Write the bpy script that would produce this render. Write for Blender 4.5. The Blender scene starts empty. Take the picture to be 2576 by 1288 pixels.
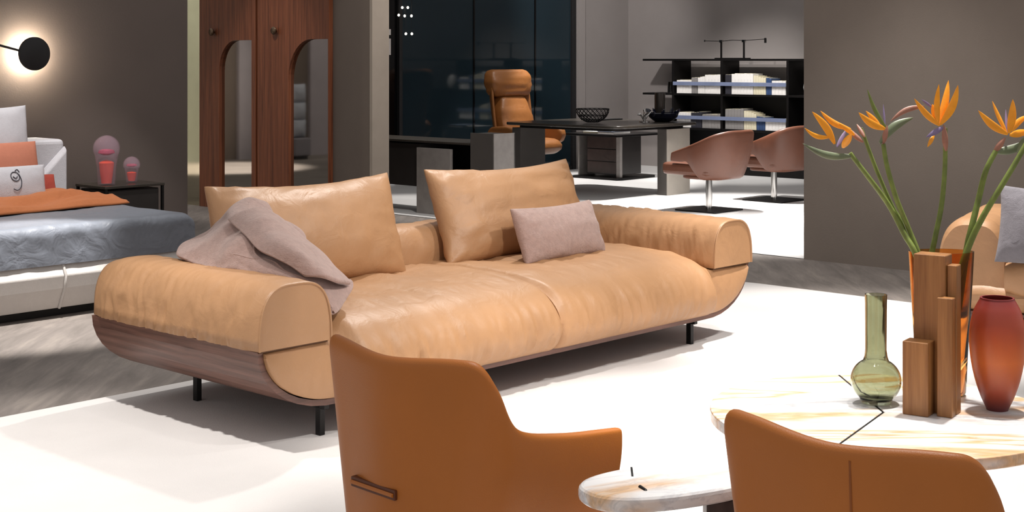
import bpy, bmesh, math, random
from mathutils import Vector, Matrix, noise
random.seed(7)
S = bpy.context.scene
C = S.collection
PI = math.pi
# ------------------------------------------------------------------ camera
cam_d = bpy.data.cameras.new('camera'); cam = bpy.data.objects.new('camera', cam_d); C.objects.link(cam)
cam.location = (0, 0, 1.4); cam.rotation_euler = (PI/2, 0, 0)
cam_d.sensor_width = 36.0; cam_d.lens = 3600/2576*36; cam_d.shift_y = -494/2576
cam_d.clip_start = 0.05; cam_d.clip_end = 100
S.camera = cam
# ------------------------------------------------------------------ world + exposure
w = bpy.data.worlds.new('world'); S.world = w; w.use_nodes = True
bg = w.node_tree.nodes['Background']; bg.inputs[0].default_value = (1.0, 0.965, 0.94, 1); bg.inputs[1].default_value = 0.54
S.view_settings.view_transform = 'Standard'; S.view_settings.look = 'None'
S.view_settings.exposure = 0.0; S.view_settings.gamma = 1.0; S.view_settings.use_curve_mapping = False
# ------------------------------------------------------------------ plan frame: the room stands 47 degrees to the lens
PHI = math.radians(47.0); CP, SP = math.cos(PHI), math.sin(PHI)
def E(p, q, z=0.0): return Vector((p*CP - q*SP, p*SP + q*CP, z))
def PQ(X, Y): return X*CP + Y*SP, -X*SP + Y*CP
# ------------------------------------------------------------------ unseen showroom spots; several added only to brighten dim surfaces
def spot(loc, tgt, watts, deg=50, blend=0.5, size=0.08, col=(1, 0.96, 0.91)):
    l = bpy.data.lights.new('unseen_spot', 'SPOT'); l.energy = watts; l.spot_size = math.radians(deg); l.spot_blend = blend
    l.shadow_soft_size = size; l.color = col
    o = bpy.data.objects.new('unseen_spot', l); C.objects.link(o); o.location = loc
    o.rotation_euler = (Vector(tgt) - Vector(loc)).to_track_quat('-Z', 'Y').to_euler(); return o
CEIL = 3.7
spot((1.3, 3.6, CEIL), (0.1, 6.1, 0.3), 330, 44, 0.6, 0.10)
spot((2.6, 5.4, CEIL), (0.6, 6.2, 0.3), 230, 48, 0.6, 0.10)
spot((0.0, 8.2, CEIL), (-0.4, 6.0, 0.3), 340, 52, 0.6, 0.08)
spot((-1.9, 4.6, CEIL), (-1.75, 4.85, 0), 520, 40, 0.5, 0.06)
spot((-1.9, 7.3, CEIL), (-2.55, 7.42, 0), 1300, 24, 0.6, 0.06)
spot((-2.9, 8.3, CEIL), (-2.9, 8.6, 0.5), 300, 42, 0.6, 0.06)
spot((0.9, 5.2, CEIL), (0.9, 5.0, 0), 700, 50, 0.6, 0.08)
spot((2.0, 7.2, CEIL), (1.8, 7.4, 0), 750, 46, 0.6, 0.08)
spot((1.5, 4.2, CEIL), (1.05, 3.7, 0.5), 620, 36, 0.5, 0.06)
spot((1.9, 13.6, CEIL), (2.1, 13.4, 0), 1500, 52, 0.5, 0.08, (1, 0.97, 0.93))
spot((2.4, 11.6, CEIL), (2.2, 11.6, 0), 1200, 50, 0.5, 0.08, (1, 0.97, 0.93))
spot((0.9, 16.2, CEIL), (0.9, 16.4, 0), 800, 46, 0.5, 0.08, (1, 0.97, 0.93))
spot((2.2, 15.2, CEIL), (2.6, 17.0, 0.9), 420, 50, 0.7, 0.08, (1, 0.97, 0.93))
spot((0.2, 14.6, CEIL), (0.1, 16.3, 0.9), 110, 30, 0.5, 0.05)
spot((0.6, 14.6, CEIL), (1.2, 18.9, 1.4), 420, 40, 0.8, 0.08, (1, 0.97, 0.95))  # added lamp brightening the grey end wall
spot((1.6, 14.2, CEIL), (2.6, 17.2, 0.85), 300, 32, 0.7, 0.08, (1, 0.97, 0.95))  # extra spot put in to brighten the books
spot(E(5.1, 14.9, CEIL), E(5.0, 15.3, 0), 2600, 36, 0.5, 0.08)  # added so the passage floor reflects bright in the mirrored strip
spot(E(5.0, 13.6, CEIL), E(5.0, 16.4, 1.5), 420, 44, 0.7, 0.08)  # second added lamp, lifting the pale panel reflected in the strip
spot(E(2.6, 14.2, CEIL), E(2.6, 16.4, 1.0), 110, 60, 0.6, 0.08)  # extra lamp for the passage panels that the door mirrors reflect
spot((-2.3, 8.6, CEIL), (-2.62, 9.85, 0.5), 260, 26, 0.6, 0.05)  # put in to brighten the nightstand and its glass ornaments
spot((2.0, 8.2, CEIL), (2.3, 9.2, 0), 190, 50, 0.8, 0.08)  # added to lift the dim carpet and the right wall
spot((0.7, 3.9, CEIL), (0.45, 3.0, 0.4), 260, 34, 0.6, 0.06)  # extra light that whitens the marble side table
spot((-0.9, 14.0, CEIL), (-0.8, 13.6, 0), 420, 44, 0.5, 0.08)
spot((-2.6, 11.2, CEIL), (-2.35, 12.9, 1.0), 160, 36, 0.7, 0.06)
spot((-0.2, 10.6, CEIL), (-1.05, 12.2, 1.2), 160, 40, 0.7, 0.06)

# ------------------------------------------------------------------ colours and materials
def lin(h):
    r = []
    for i in (0, 2, 4):
        c = int(h[i:i+2], 16)/255
        r.append(c/12.92 if c <= 0.04045 else ((c+0.055)/1.055)**2.4)
    return (*r, 1)
MATS = {}
class NT:
    def __init__(s, name):
        s.m = bpy.data.materials.new(name); s.m.use_nodes = True; s.t = s.m.node_tree; s.n = s.t.nodes
        s.b = s.n['Principled BSDF']
        s.tc = s.n.new('ShaderNodeTexCoord')
    def node(s, typ, **kw):
        n = s.n.new(typ)
        for k, v in kw.items():
            if k in n.inputs: n.inputs[k].default_value = v
            else: setattr(n, k, v)
        return n
    def link(s, a, b): s.t.links.new(a, b)
    def mapping(s, scale=(1, 1, 1), rot=(0, 0, 0), coord='Object'):
        m = s.n.new('ShaderNodeMapping'); m.inputs['Scale'].default_value = scale; m.inputs['Rotation'].default_value = rot
        s.link(s.tc.outputs[coord], m.inputs[0]); return m.outputs[0]
    def noise(s, vec, scale=5, detail=4, rough=0.55, dist=0.0):
        n = s.node('ShaderNodeTexNoise', Scale=scale, Detail=detail, Roughness=rough, Distortion=dist); s.link(vec, n.inputs['Vector']); return n.outputs['Fac']
    def ramp(s, fac, stops):
        r = s.n.new('ShaderNodeValToRGB'); el = r.color_ramp.elements
        while len(el) < len(stops): el.new(0.5)
        for e, (p, c) in zip(el, stops): e.position = p; e.color = c if not isinstance(c, str) else lin(c)
        s.link(fac, r.inputs[0]); return r.outputs[0]
    def bump(s, h, strength=0.2, dist=0.01):
        b = s.node('ShaderNodeBump', Strength=strength, Distance=dist); s.link(h, b.inputs['Height']); s.link(b.outputs[0], s.b.inputs['Normal'])
    def base(s, x):
        if hasattr(x, 'is_output'): s.link(x, s.b.inputs['Base Color'])
        else: s.b.inputs['Base Color'].default_value = lin(x)
    def set(s, **kw):
        for k, v in kw.items(): s.b.inputs[k.replace('_', ' ')].default_value = v
def plain(name, col, rough=0.6, metal=0.0, var=0.12, vs=6, bump=0.0, bs=60, **kw):
    k = NT(name); v = k.mapping()
    a = lin(col); lo = tuple(c*(1-var) for c in a[:3])+(1,); hi = tuple(min(1, c*(1+var)) for c in a[:3])+(1,)
    k.base(k.ramp(k.noise(v, vs), [(0.3, lo), (0.7, hi)]))
    k.set(Roughness=rough, Metallic=metal, **kw)
    if bump: k.bump(k.noise(v, bs, 6), bump, 0.01)
    MATS[name] = k.m; return k.m
def leather(name, col, rough=0.42, crease=0.25, var=0.14, grain=240):
    k = NT(name); v = k.mapping()
    a = lin(col); lo = tuple(c*(1-var) for c in a[:3])+(1,); hi = tuple(min(1, c*(1+var)) for c in a[:3])+(1,)
    k.base(k.ramp(k.noise(v, 4, 5), [(0.3, lo), (0.7, hi)])); k.set(Roughness=rough)
    vo = k.node('ShaderNodeTexVoronoi', Scale=grain); k.link(v, vo.inputs['Vector'])
    b1 = k.node('ShaderNodeBump', Strength=0.12, Distance=0.002); k.link(vo.outputs['Distance'], b1.inputs['Height'])
    b2 = k.node('ShaderNodeBump', Strength=crease, Distance=0.02); k.link(k.noise(v, 9, 3, 0.5, 0.8), b2.inputs['Height'])
    k.link(b2.outputs[0], b1.inputs['Normal']); k.link(b1.outputs[0], k.b.inputs['Normal'])
    MATS[name] = k.m; return k.m
def wood(name, dark, light, scale=(1.5, 28, 28), rough=0.42):
    k = NT(name); v = k.mapping(scale)
    n = k.noise(v, 1.6, 6, 0.6, 0.6); n2 = k.noise(k.mapping(tuple(c*3 for c in scale)), 3, 3)
    mx = k.node('ShaderNodeMath', operation='ADD'); k.link(n, mx.inputs[0])
    m2 = k.node('ShaderNodeMath', operation='MULTIPLY'); k.link(n2, m2.inputs[0]); m2.inputs[1].default_value = 0.3; k.link(m2.outputs[0], mx.inputs[1])
    k.base(k.ramp(mx.outputs[0], [(0.4, dark), (0.85, light)])); k.set(Roughness=rough); k.bump(n, 0.08, 0.002)
    MATS[name] = k.m; return k.m
def glass(name, col, rough=0.03, ior=1.45, alpha_mix=None):
    k = NT(name); k.base(k.ramp(k.noise(k.mapping(), 3, 2), [(0.3, tuple(c*0.94 for c in lin(col)[:3])+(1,)), (0.7, lin(col))]))
    k.set(Roughness=rough, IOR=ior); k.b.inputs['Transmission Weight'].default_value = 1.0
    MATS[name] = k.m; return k.m
def emit(name, col, strength):
    k = NT(name); k.base(col); k.b.inputs['Emission Color'].default_value = lin(col); k.b.inputs['Emission Strength'].default_value = strength
    MATS[name] = k.m; return k.m
def fabric(name, col, var=0.10, bs=180, bump=0.5, rough=0.95, sheen=0.0, fold=0.0):
    k = NT(name); v = k.mapping(); a = lin(col)
    k.base(k.ramp(k.noise(v, 40, 6, 0.7), [(0.3, tuple(c*(1-var) for c in a[:3])+(1,)), (0.7, tuple(min(1, c*(1+var)) for c in a[:3])+(1,))]))
    k.set(Roughness=rough); k.b.inputs['Sheen Weight'].default_value = sheen
    b1 = k.node('ShaderNodeBump', Strength=bump, Distance=0.006); k.link(k.noise(v, bs, 5, 0.7), b1.inputs['Height'])
    if fold:
        b2 = k.node('ShaderNodeBump', Strength=fold, Distance=0.03); k.link(k.noise(v, 7, 3, 0.5, 1.2), b2.inputs['Height']); k.link(b2.outputs[0], b1.inputs['Normal'])
    k.link(b1.outputs[0], k.b.inputs['Normal']); MATS[name] = k.m; return k.m

def floor_mat(name, a, b, c, rough=0.8, scale=(0.6, 5, 1), rot=0):
    k = NT(name); v = k.mapping(scale, (0, 0, rot))
    n = k.noise(v, 2.2, 8, 0.68, 0.4)
    k.base(k.ramp(n, [(0.3, a), (0.52, b), (0.72, c)])); k.set(Roughness=rough); k.bump(k.noise(k.mapping((8, 60, 8)), 4, 4), 0.15, 0.004)
    MATS[name] = k.m; return k.m
floor_mat('carpet', '68615c', '7b736e', '90877f', 0.75, (5, 0.8, 1))
plain('rug_white', 'dcd8d6', 0.9, var=0.03, vs=3, bump=0.25, bs=250)
plain('office_floor', 'd6d4d3', 0.45, var=0.04, vs=2)
plain('wall_taupe', '635853', 0.85, var=0.05, vs=2, bump=0.08, bs=120)
plain('wall_brown', '6c6057', 0.85, var=0.05, vs=2, bump=0.08, bs=120)
plain('wall_brown_light', '81766d', 0.85, var=0.05, vs=2, bump=0.08, bs=120)
plain('wall_grey', '8f8885', 0.85, var=0.04, vs=2)
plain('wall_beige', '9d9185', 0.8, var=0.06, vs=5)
plain('wall_mid_grey', 'a59ea2', 0.8, var=0.04)
plain('wall_pale', 'aeb2a6', 0.8, var=0.05)
leather('leather_tan', 'b0855f', 0.47, 0.30, 0.07)
leather('leather_orange', 'b0651e', 0.5, 0.04, 0.05, 320)
leather('leather_brown', '623a29', 0.42, 0.12, 0.08)
leather('leather_caramel', '8c582b', 0.42, 0.3, 0.08)
leather('leather_seam', '8d4c16', 0.55, 0.02)
leather('leather_slot', '5e2d0e', 0.5, 0.05)
plain('seam_dark', '5a3a1e', 0.7, var=0.1)
wood('walnut', '4a2f25', '7d574a', (1.2, 1.2, 26))
wood('door_wood', '4f2a1b', '8a5034', (34, 34, 0.9))
wood('block_wood', '7a4d28', 'a97645', (30, 30, 1.2))
wood('drawer_wood', '2e221e', '453530', (30, 2, 2))
plain('black_metal', '1d1b1b', 0.4, 0.6, var=0.1)
plain('black_matte', '161416', 0.6, var=0.1)
plain('dark_unit', '2a2625', 0.35, var=0.1)
plain('dark_top', '39342f', 0.25, var=0.1)
plain('graphite_slab', '55504d', 0.4, 0.1, var=0.06)
plain('light_slab', '9c958c', 0.45, var=0.06)
plain('steel_slab', '9b9591', 0.38, 0.2, var=0.1, vs=12)
plain('chrome', 'b8b6b4', 0.12, 1.0, var=0.05)
plain('bronze_metal', '6e5a48', 0.3, 0.8, var=0.1)
plain('mirror', 'bdb8b0', 0.03, 1.0, var=0.01)
plain('mirror_bronze', 'd2cbb4', 0.06, 1.0, var=0.04)
plain('teal_glass', '1f2c33', 0.05, 0.0, var=0.05, vs=1)
plain('black_glass', '0a0a0c', 0.08, var=0.05)
plain('glossy_navy', '0c1024', 0.06, var=0.1)
glass('glass_green', 'c6c9b0'); glass('glass_amber', 'f0b468'); plain('glass_clear', 'd9b9cc', 0.04, Alpha=0.13, IOR=1.6); glass('glass_smoke', '8a8d8c', 0.03)
plain('glass_red_core', 'ff5a3c', 0.2, var=0.15, vs=20)
plain('glass_pink_core', 'c0506a', 0.15, var=0.3, vs=20)
fabric('fleece_mauve', 'b0938a', 0.13, 140, 0.8, 0.95, 0.3, 0.35)
fabric('bed_white', 'c6c4ca', 0.04, 160, 0.4, 0.85)
fabric('bed_base_white', 'cfcac6', 0.03, 160, 0.2, 0.7)
fabric('bed_blue', '7b808a', 0.06, 60, 0.12, 0.42, 0.0, 0.35)
fabric('throw_orange', 'b56a3a', 0.06, 120, 0.2, 0.8, 0.1, 0.2)
fabric('coral', 'c07a62', 0.05, 150, 0.3)
fabric('red_cloth', '9c3f32', 0.06, 150, 0.3)
fabric('cushion_grey', '807c82', 0.08, 160, 0.5, 0.9, 0.1, 0.3)
fabric('cushion_pale', 'a9adb6', 0.06, 160, 0.4)
plain('ink', '3a3944', 0.8)
plain('book_white', 'e6e2de', 0.7, var=0.08, vs=30); plain('book_blue', '2f466e', 0.6); plain('book_grey', '85817f', 0.7); plain('book_cream', 'd8cfb4', 0.7); plain('book_dark', '2c2b33', 0.6)
plain('bar_blue', '76809c', 0.3, 0.1)
plain('paper_blue', '8b96ad', 0.5)
plain('ceramic_white', 'd8d6d2', 0.3)
plain('stem_green', '6f7d38', 0.5, var=0.3, vs=25)
plain('spathe_green', '6a7458', 0.45, var=0.3, vs=14)
plain('spathe_pink', '9a6a58', 0.5, var=0.25, vs=20)
plain('petal_orange', 'fba01c', 0.45, var=0.14, vs=25)
plain('petal_violet', '7a6a8c', 0.45, var=0.2, vs=25)
emit('bulb', 'fff4e0', 12.0)
emit('lamp_glow', 'ffe9c4', 9.0)
# red vase: colour runs from burgundy at lip and foot to amber in the belly
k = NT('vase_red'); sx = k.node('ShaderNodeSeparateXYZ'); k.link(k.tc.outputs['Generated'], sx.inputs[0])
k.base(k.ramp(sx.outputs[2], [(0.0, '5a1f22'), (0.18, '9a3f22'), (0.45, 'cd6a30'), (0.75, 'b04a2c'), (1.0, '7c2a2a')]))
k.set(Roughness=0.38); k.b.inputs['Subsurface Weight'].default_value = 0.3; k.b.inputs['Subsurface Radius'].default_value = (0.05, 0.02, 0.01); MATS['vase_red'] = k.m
# marble: white ground, ochre and rust bands, faint grey veins
k = NT('marble'); v = k.mapping((0.7, 4.2, 3.0), (0, 0, 0.12))
nb = k.noise(v, 1.3, 4, 0.5, 0.5)
c1 = k.ramp(nb, [(0.0, 'f1efef'), (0.50, 'eeecec'), (0.56, 'dfb283'), (0.585, 'efe6d8'), (0.63, 'eee0c4'), (0.66, 'dba680'), (0.69, 'f0edea'), (1.0, 'f1efef')])
ng = k.noise(k.mapping((2, 8, 4), (0, 0, 0.2)), 2.6, 6, 0.62, 1.5)
c2 = k.ramp(ng, [(0.46, 'ffffff'), (0.53, 'cdd0d6'), (0.60, 'ffffff')])
mx = k.node('ShaderNodeMix', data_type='RGBA', blend_type='MULTIPLY'); mx.inputs[0].default_value = 0.5
k.link(c1, mx.inputs[6]); k.link(c2, mx.inputs[7]); k.base(mx.outputs[2]); k.set(Roughness=0.15); MATS['marble'] = k.m

# ------------------------------------------------------------------ object helpers
def link(name, me, mat, parent=None, smooth=False):
    o = bpy.data.objects.new(name, me); C.objects.link(o)
    if mat: me.materials.append(MATS[mat])
    if smooth:
        for f in me.polygons: f.use_smooth = True
        me.set_sharp_from_angle(angle=math.radians(55))
    if parent: o.parent = parent
    return o
def mesh(name, vs, fs, mat, parent=None, smooth=False, bevel=0, sub=0, solid=0, fix=True):
    me = bpy.data.meshes.new(name); me.from_pydata([tuple(v) for v in vs], [], fs)
    if fix:
        bm = bmesh.new(); bm.from_mesh(me); bmesh.ops.recalc_face_normals(bm, faces=bm.faces); bm.to_mesh(me); bm.free()
    me.update()
    o = link(name, me, mat, parent, smooth)
    if solid: m = o.modifiers.new('solid', 'SOLIDIFY'); m.thickness = solid; m.offset = 0
    if bevel: m = o.modifiers.new('bevel', 'BEVEL'); m.width = bevel; m.segments = 3; m.limit_method = 'ANGLE'
    if sub: m = o.modifiers.new('sub', 'SUBSURF'); m.levels = sub; m.render_levels = sub
    return o
def box(name, x0, x1, y0, y1, z0, z1, mat, parent=None, bevel=0.003):
    vs = [(x, y, z) for z in (z0, z1) for y in (y0, y1) for x in (x0, x1)]
    fs = [(0, 2, 3, 1), (4, 5, 7, 6), (0, 1, 5, 4), (2, 6, 7, 3), (0, 4, 6, 2), (1, 3, 7, 5)]
    return mesh(name, vs, fs, mat, parent, bevel=bevel, fix=False)
def grid_faces(nu, nv, closed_u=False, closed_v=False):
    fs = []
    for i in range(nu if closed_u else nu-1):
        for j in range(nv if closed_v else nv-1):
            a = i*nv+j; b = ((i+1) % nu)*nv+j; c = ((i+1) % nu)*nv+(j+1) % nv; d = i*nv+(j+1) % nv
            fs.append((a, b, c, d))
    return fs
def tube(name, pts, r, mat, parent=None, n=10, smooth=True, cap=True):
    pts = [Vector(p) for p in pts]; rs = r if isinstance(r, (list, tuple)) else [r]*len(pts)
    vs = []; up = Vector((0.31, 0.17, 0.93)).normalized(); prev = None
    for i, p in enumerate(pts):
        t = (pts[min(i+1, len(pts)-1)]-pts[max(i-1, 0)]).normalized()
        a = (prev - t*prev.dot(t)) if prev else t.cross(up)
        if a.length < 1e-5: a = t.cross(Vector((1, 0, 0)))
        a.normalize(); prev = a; b = t.cross(a)
        for k_ in range(n):
            an = 2*PI*k_/n; vs.append(p + (a*math.cos(an)+b*math.sin(an))*rs[i])
    fs = grid_faces(len(pts), n, False, True)
    if cap: fs += [tuple(range(n))[::-1], tuple(range((len(pts)-1)*n, len(pts)*n))]
    return mesh(name, vs, fs, mat, parent, smooth)
def curve_pts(ctrl, n=8):
    ctrl = [Vector(c) for c in ctrl]; out = []
    for i in range(len(ctrl)-1):
        p0, p1, p2, p3 = ctrl[max(i-1, 0)], ctrl[i], ctrl[i+1], ctrl[min(i+2, len(ctrl)-1)]
        for j in range(n):
            t = j/n; out.append(0.5*((2*p1)+(p2-p0)*t+(2*p0-5*p1+4*p2-p3)*t*t+(3*p1-p0-3*p2+p3)*t**3))
    out.append(ctrl[-1]); return out
def lathe(name, prof, mat, parent=None, n=40, sx=1, sy=1, smooth=True):
    vs = [(r*math.cos(2*PI*k_/n)*sx, r*math.sin(2*PI*k_/n)*sy, z) for r, z in prof for k_ in range(n)]
    fs = grid_faces(len(prof), n, False, True)
    if prof[0][0] > 1e-4 or True: fs.append(tuple(range(n))[::-1])
    fs.append(tuple(range((len(prof)-1)*n, len(prof)*n)))
    return mesh(name, vs, fs, mat, parent, smooth)
def tag(o, label, cat, group=None):
    o['label'] = label; o['category'] = cat
    if group: o['group'] = group
    return o
def put(o, p, q, z=0.0, rot=0.0, tilt=0.0):
    o.location = E(p, q, z); o.rotation_euler = (tilt, 0, PHI+rot); return o
def thing(name, label, cat, p, q, z=0.0, rot=0.0, group=None, tilt=0.0):
    o = bpy.data.objects.new(name, None); C.objects.link(o); o.empty_display_size = 0.1
    put(o, p, q, z, rot, tilt); return tag(o, label, cat, group)
def struct(o, label=None):
    o['kind'] = 'structure'
    if label: o['label'] = label
    return o
def pbox(name, p0, p1, q0, q1, z0, z1, mat, bevel=0.0):      # a box in plan axes, its origin at its base centre
    o = box(name, -(p1-p0)/2, (p1-p0)/2, -(q1-q0)/2, (q1-q0)/2, 0, z1-z0, mat, None, bevel)
    return put(o, (p0+p1)/2, (q0+q1)/2, z0)
def copy_tree(o, parent=None):
    c = o.copy(); C.objects.link(c); c.parent = parent
    for ch in list(o.children): copy_tree(ch, c)
    return c
def nz(*a): return noise.noise(Vector((a+(0, 0, 0))[:3]))
def ridge(*a): return 1-abs(nz(*a))*2
def sm(a, b, x):
    t = max(0, min(1, (x-a)/(b-a))); return t*t*(3-2*t)
def pillow(name, wd, ht, th, mat, parent=None, pinch=0.07, shear=0.0, n=26, wr=0.006, seed=0.0, sag=0.0, power=0.42):
    """cushion standing on z=0: width x, height z, thickness y"""
    vs = []; side = []
    for s_ in (-1, 1):
        for i in range(n+1):
            for j in range(n+1):
                u = -math.cos(PI*i/n); v = -math.cos(PI*j/n)
                u = math.copysign(abs(u)**1.0, u)
                x = wd/2*u*(1-pinch*(1-v*v)); z = ht/2*v*(1-pinch*(1-u*u))
                t = th/2*max(0, (1-u*u)*(1-v*v))**power
                e = (1-max(abs(u), abs(v)))
                t += wr*nz(x*14+seed, z*14, s_*3)*(1 if e > 0.02 else 0) + wr*1.2*nz(x*30+seed, z*30, s_*5)*sm(0, 0.15, e)*(1-sm(0.2, 0.6, e))
                if e < 1e-6: t = 0
                z2 = z+ht/2 - sag*(1-u*u)*sm(-0.2, 1, v)
                vs.append((x+shear*z, s_*t, z2))
    m_ = (n+1)*(n+1); fs = []
    for i in range(n):
        for j in range(n):
            a = i*(n+1)+j; fs.append((a, a+1, a+n+2, a+n+1)); fs.append((m_+a, m_+a+n+1, m_+a+n+2, m_+a+1))
    o = mesh(name, vs, fs, mat, parent, True, fix=False)
    bm = bmesh.new(); bm.from_mesh(o.data); bmesh.ops.remove_doubles(bm, verts=bm.verts, dist=1e-5); bmesh.ops.recalc_face_normals(bm, faces=bm.faces); bm.to_mesh(o.data); bm.free()
    for f in o.data.polygons: f.use_smooth = True
    return o
def outline_slab(name, pts, z0, z1, mat, parent=None, bevel=0.004):
    n = len(pts); vs = [(x, y, z0) for x, y in pts]+[(x, y, z1) for x, y in pts]
    fs = [tuple(range(n))[::-1], tuple(range(n, 2*n))]+[(i, (i+1) % n, n+(i+1) % n, n+i) for i in range(n)]
    return mesh(name, vs, fs, mat, parent, bevel=bevel)
def rrect(x0, x1, y0, y1, r, n=6):
    pts = []
    for cx, cy, a0 in ((x1-r, y1-r, 0), (x0+r, y1-r, 90), (x0+r, y0+r, 180), (x1-r, y0+r, 270)):
        for i in range(n+1):
            a = math.radians(a0+90*i/n); pts.append((cx+r*math.cos(a), cy+r*math.sin(a)))
    return pts
def shell(name, cols, mat, parent=None, thick=0.04, nu=5, nv=8, sub=1, bulge=0.0):
    """upholstered shell: cols are (bottom, middle, top) points along a U; rounded by subdivision"""
    rows = [curve_pts([c[k_] for c in cols], nu) for k_ in range(3)]
    vs = []; N = len(rows[0])
    for i in range(N):
        a, b, c = rows[0][i], rows[1][i], rows[2][i]
        for j in range(nv):
            t = j/(nv-1); vs.append(a*(2*(t-0.5)*(t-1)) + b*(4*t*(1-t)) + c*(2*t*(t-0.5)))
    return mesh(name, vs, grid_faces(N, nv), mat, parent, True, solid=thick, sub=sub)

# ================================================================== THE SETTING
fl = mesh('floor', [(-14, -4, 0), (16, -4, 0), (16, 30, 0), (-14, 30, 0)], [(0, 1, 2, 3)], 'carpet'); struct(fl, 'grey brown streaked carpet floor of the showroom')
of = mesh('floor_office', [E(8.74, 1.0, 0.004), E(15.2, 1.0, 0.004), E(15.2, 12.4, 0.004), E(8.74, 12.4, 0.004)], [(0, 1, 2, 3)], 'office_floor'); struct(of, 'pale polished floor of the office area')
struct(pbox('wall_left', 1.0, 6.19, 9.10, 9.26, 0, 4.0, 'wall_taupe'), 'dark taupe wall behind the bed')
struct(pbox('wall_right', 8.74, 8.90, 0.5, 5.35, 0, 4.0, 'wall_brown_light'), 'dark brown partition wall on the right')
struct(pbox('wall_wardrobe', 8.02, 8.20, 9.13, 12.6, 0, 4.0, 'wall_brown'), 'dark partition carrying the wooden doors')
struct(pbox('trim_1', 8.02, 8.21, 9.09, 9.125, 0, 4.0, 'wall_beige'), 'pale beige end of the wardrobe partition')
struct(pbox('wall_closet', 0.0, 8.0, 16.5, 16.65, 0, 4.0, 'wall_brown'), 'dark wall at the far end of the passage')
for i, (a, b, m) in enumerate(((0.8, 2.70, 'wall_mid_grey'), (3.45, 3.97, 'wall_mid_grey'), (4.45, 5.6, 'wall_pale'))):
    struct(pbox('trim_%d' % (i+4), a, b, 16.44, 16.5, 0, 3.6, m), ('wide grey', 'narrow grey', 'pale greenish')[i]+' panel on the far passage wall, seen in the mirrors')
qs = thing('upholstered_bench', 'grey upholstered bench under pale cushions, seen only in the door mirror', 'bench', 3.34, 16.0)
box('seat', -0.14, 0.14, -0.2, 0.2, 0.05, 0.30, 'cushion_grey', qs, 0.02); box('plinth', -0.11, 0.11, -0.16, 0.16, 0.0, 0.05, 'black_matte', qs)
for i, w_ in enumerate(('lowest', 'middle', 'topmost')):
    pc = pillow('cushion', 0.30, 0.27, 0.2, 'cushion_pale', None, 0.05, 0, 14, 0.012, i*3.0); put(pc, 3.34, 15.96, 0.30+0.245*i); tag(pc, w_+' of three pale grey cushions stacked on the mirrored bench', 'cushion', 'cushions seen in the door mirror')
struct(pbox('wall_office', 15.0, 15.15, 2.0, 12.02, 0, 4.0, 'wall_grey'), 'grey office wall behind the bookshelf')
struct(pbox('wall_back', 13.92, 15.0, 11.87, 12.02, 0, 4.0, 'wall_grey'), 'grey end wall beside the dark glass')
struct(pbox('trim_2', 13.90, 14.03, 11.80, 11.868, 0, 4.0, 'wall_grey'), 'pale post beside the dark glass')
# dark glass wall
gw = bpy.data.objects.new('window_1', None); C.objects.link(gw); put(gw, 8.3, 11.87); struct(gw, 'dark teal glass wall with black frame')
for a, b in ((2.62, 3.75), (3.78, 4.83), (4.86, 5.52)):
    box('pane', a, b, 0.0, 0.02, 0.05, 3.9, 'teal_glass', gw, 0)
box('pane', 0.0, 2.55, 0.01, 0.03, 0.05, 3.9, 'black_glass', gw, 0)
for a, b in ((2.55, 2.60), (5.53, 5.60)): box('frame', a, b, -0.03, 0.05, 0, 3.9, 'black_matte', gw)
for a in (3.765, 4.845): box('mullion', a-0.012, a+0.012, -0.008, 0.03, 0.05, 3.9, 'black_glass', gw, 0)
box('bottom_rail', 2.55, 5.6, -0.02, 0.04, 0, 0.05, 'black_matte', gw)
# doors with quarter-arched mirrors, hung on the p=8 face, running along q
def arch_door(name, label, q0, q1, m0, m1, mr, ztop, knobq):
    """door faces -p; local x runs along -q so that +x is to the right in view"""
    d = bpy.data.objects.new(name, None); C.objects.link(d); put(d, 8.02, q1, 0.0, -PI/2); d['kind'] = 'structure'; d['label'] = label
    # local +x = -q direction, local +y = +p; front face at y=-0.05
    W = q1-q0; a = q1-m1; b = q1-m0; H = 2.6; zb = 0.12
    pts = []                                            # mirror outline: square foot, rounded upper left corner
    pts += [(b, zb), (b, ztop)]
    for i in range(13):
        t = PI/2*i/12; pts.append((a+mr[0]*(1-math.sin(t)), ztop-mr[1]*(1-math.cos(t))))
    pts += [(a, zb)]
    bm = bmesh.new(); y0, y1 = -0.05, -0.002
    def ring(y): return [bm.verts.new((x, y, z)) for x, z in [(0, 0), (W, 0), (W, H), (0, H)]], [bm.verts.new((x, y, z)) for x, z in pts]
    me = bpy.data.meshes.new('panel')
    outer = [(0, 0), (W, 0), (W, H), (0, H)]
    # front face with a hole via four strips around the opening
    o1 = box('stile', 0, a, y0, y1, 0, H, 'door_wood', d, 0.002)
    if W-b > 0.01: box('stile', b, W, y0, y1, 0, H, 'door_wood', d, 0.002)
    box('bottom_rail', a, b, y0, y1, 0, zb, 'door_wood', d, 0)
    vs = []; top = [(p[0], p[1]) for p in pts[1:-1]]
    for x, z in top: vs += [(x, y0, z), (x, y0, H), (x, y1, z), (x, y1, H)]
    fs = []
    for i in range(len(top)-1):
        k_ = 4*i; fs += [(k_, k_+4, k_+5, k_+1), (k_+2, k_+3, k_+7, k_+6), (k_, k_+2, k_+6, k_+4), (k_+1, k_+5, k_+7, k_+3)]
    mesh('arched_rail', vs, fs, 'door_wood', d)
    bm.free()
    mi = outline_slab('mirror', pts, -0.014, -0.006, 'mirror', d, 0)
    for v in mi.data.vertices: v.co = (v.co.x, v.co.z-0.004, v.co.y)
    kn = lathe('knob', [(0.012, 0), (0.012, 0.02), (0.034, 0.026), (0.036, 0.036), (0.028, 0.044)], 'bronze_metal', d, 24)
    kn.rotation_euler = (PI/2, 0, 0); kn.location = (q1-knobq, y0, 1.66)
    return d
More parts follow.
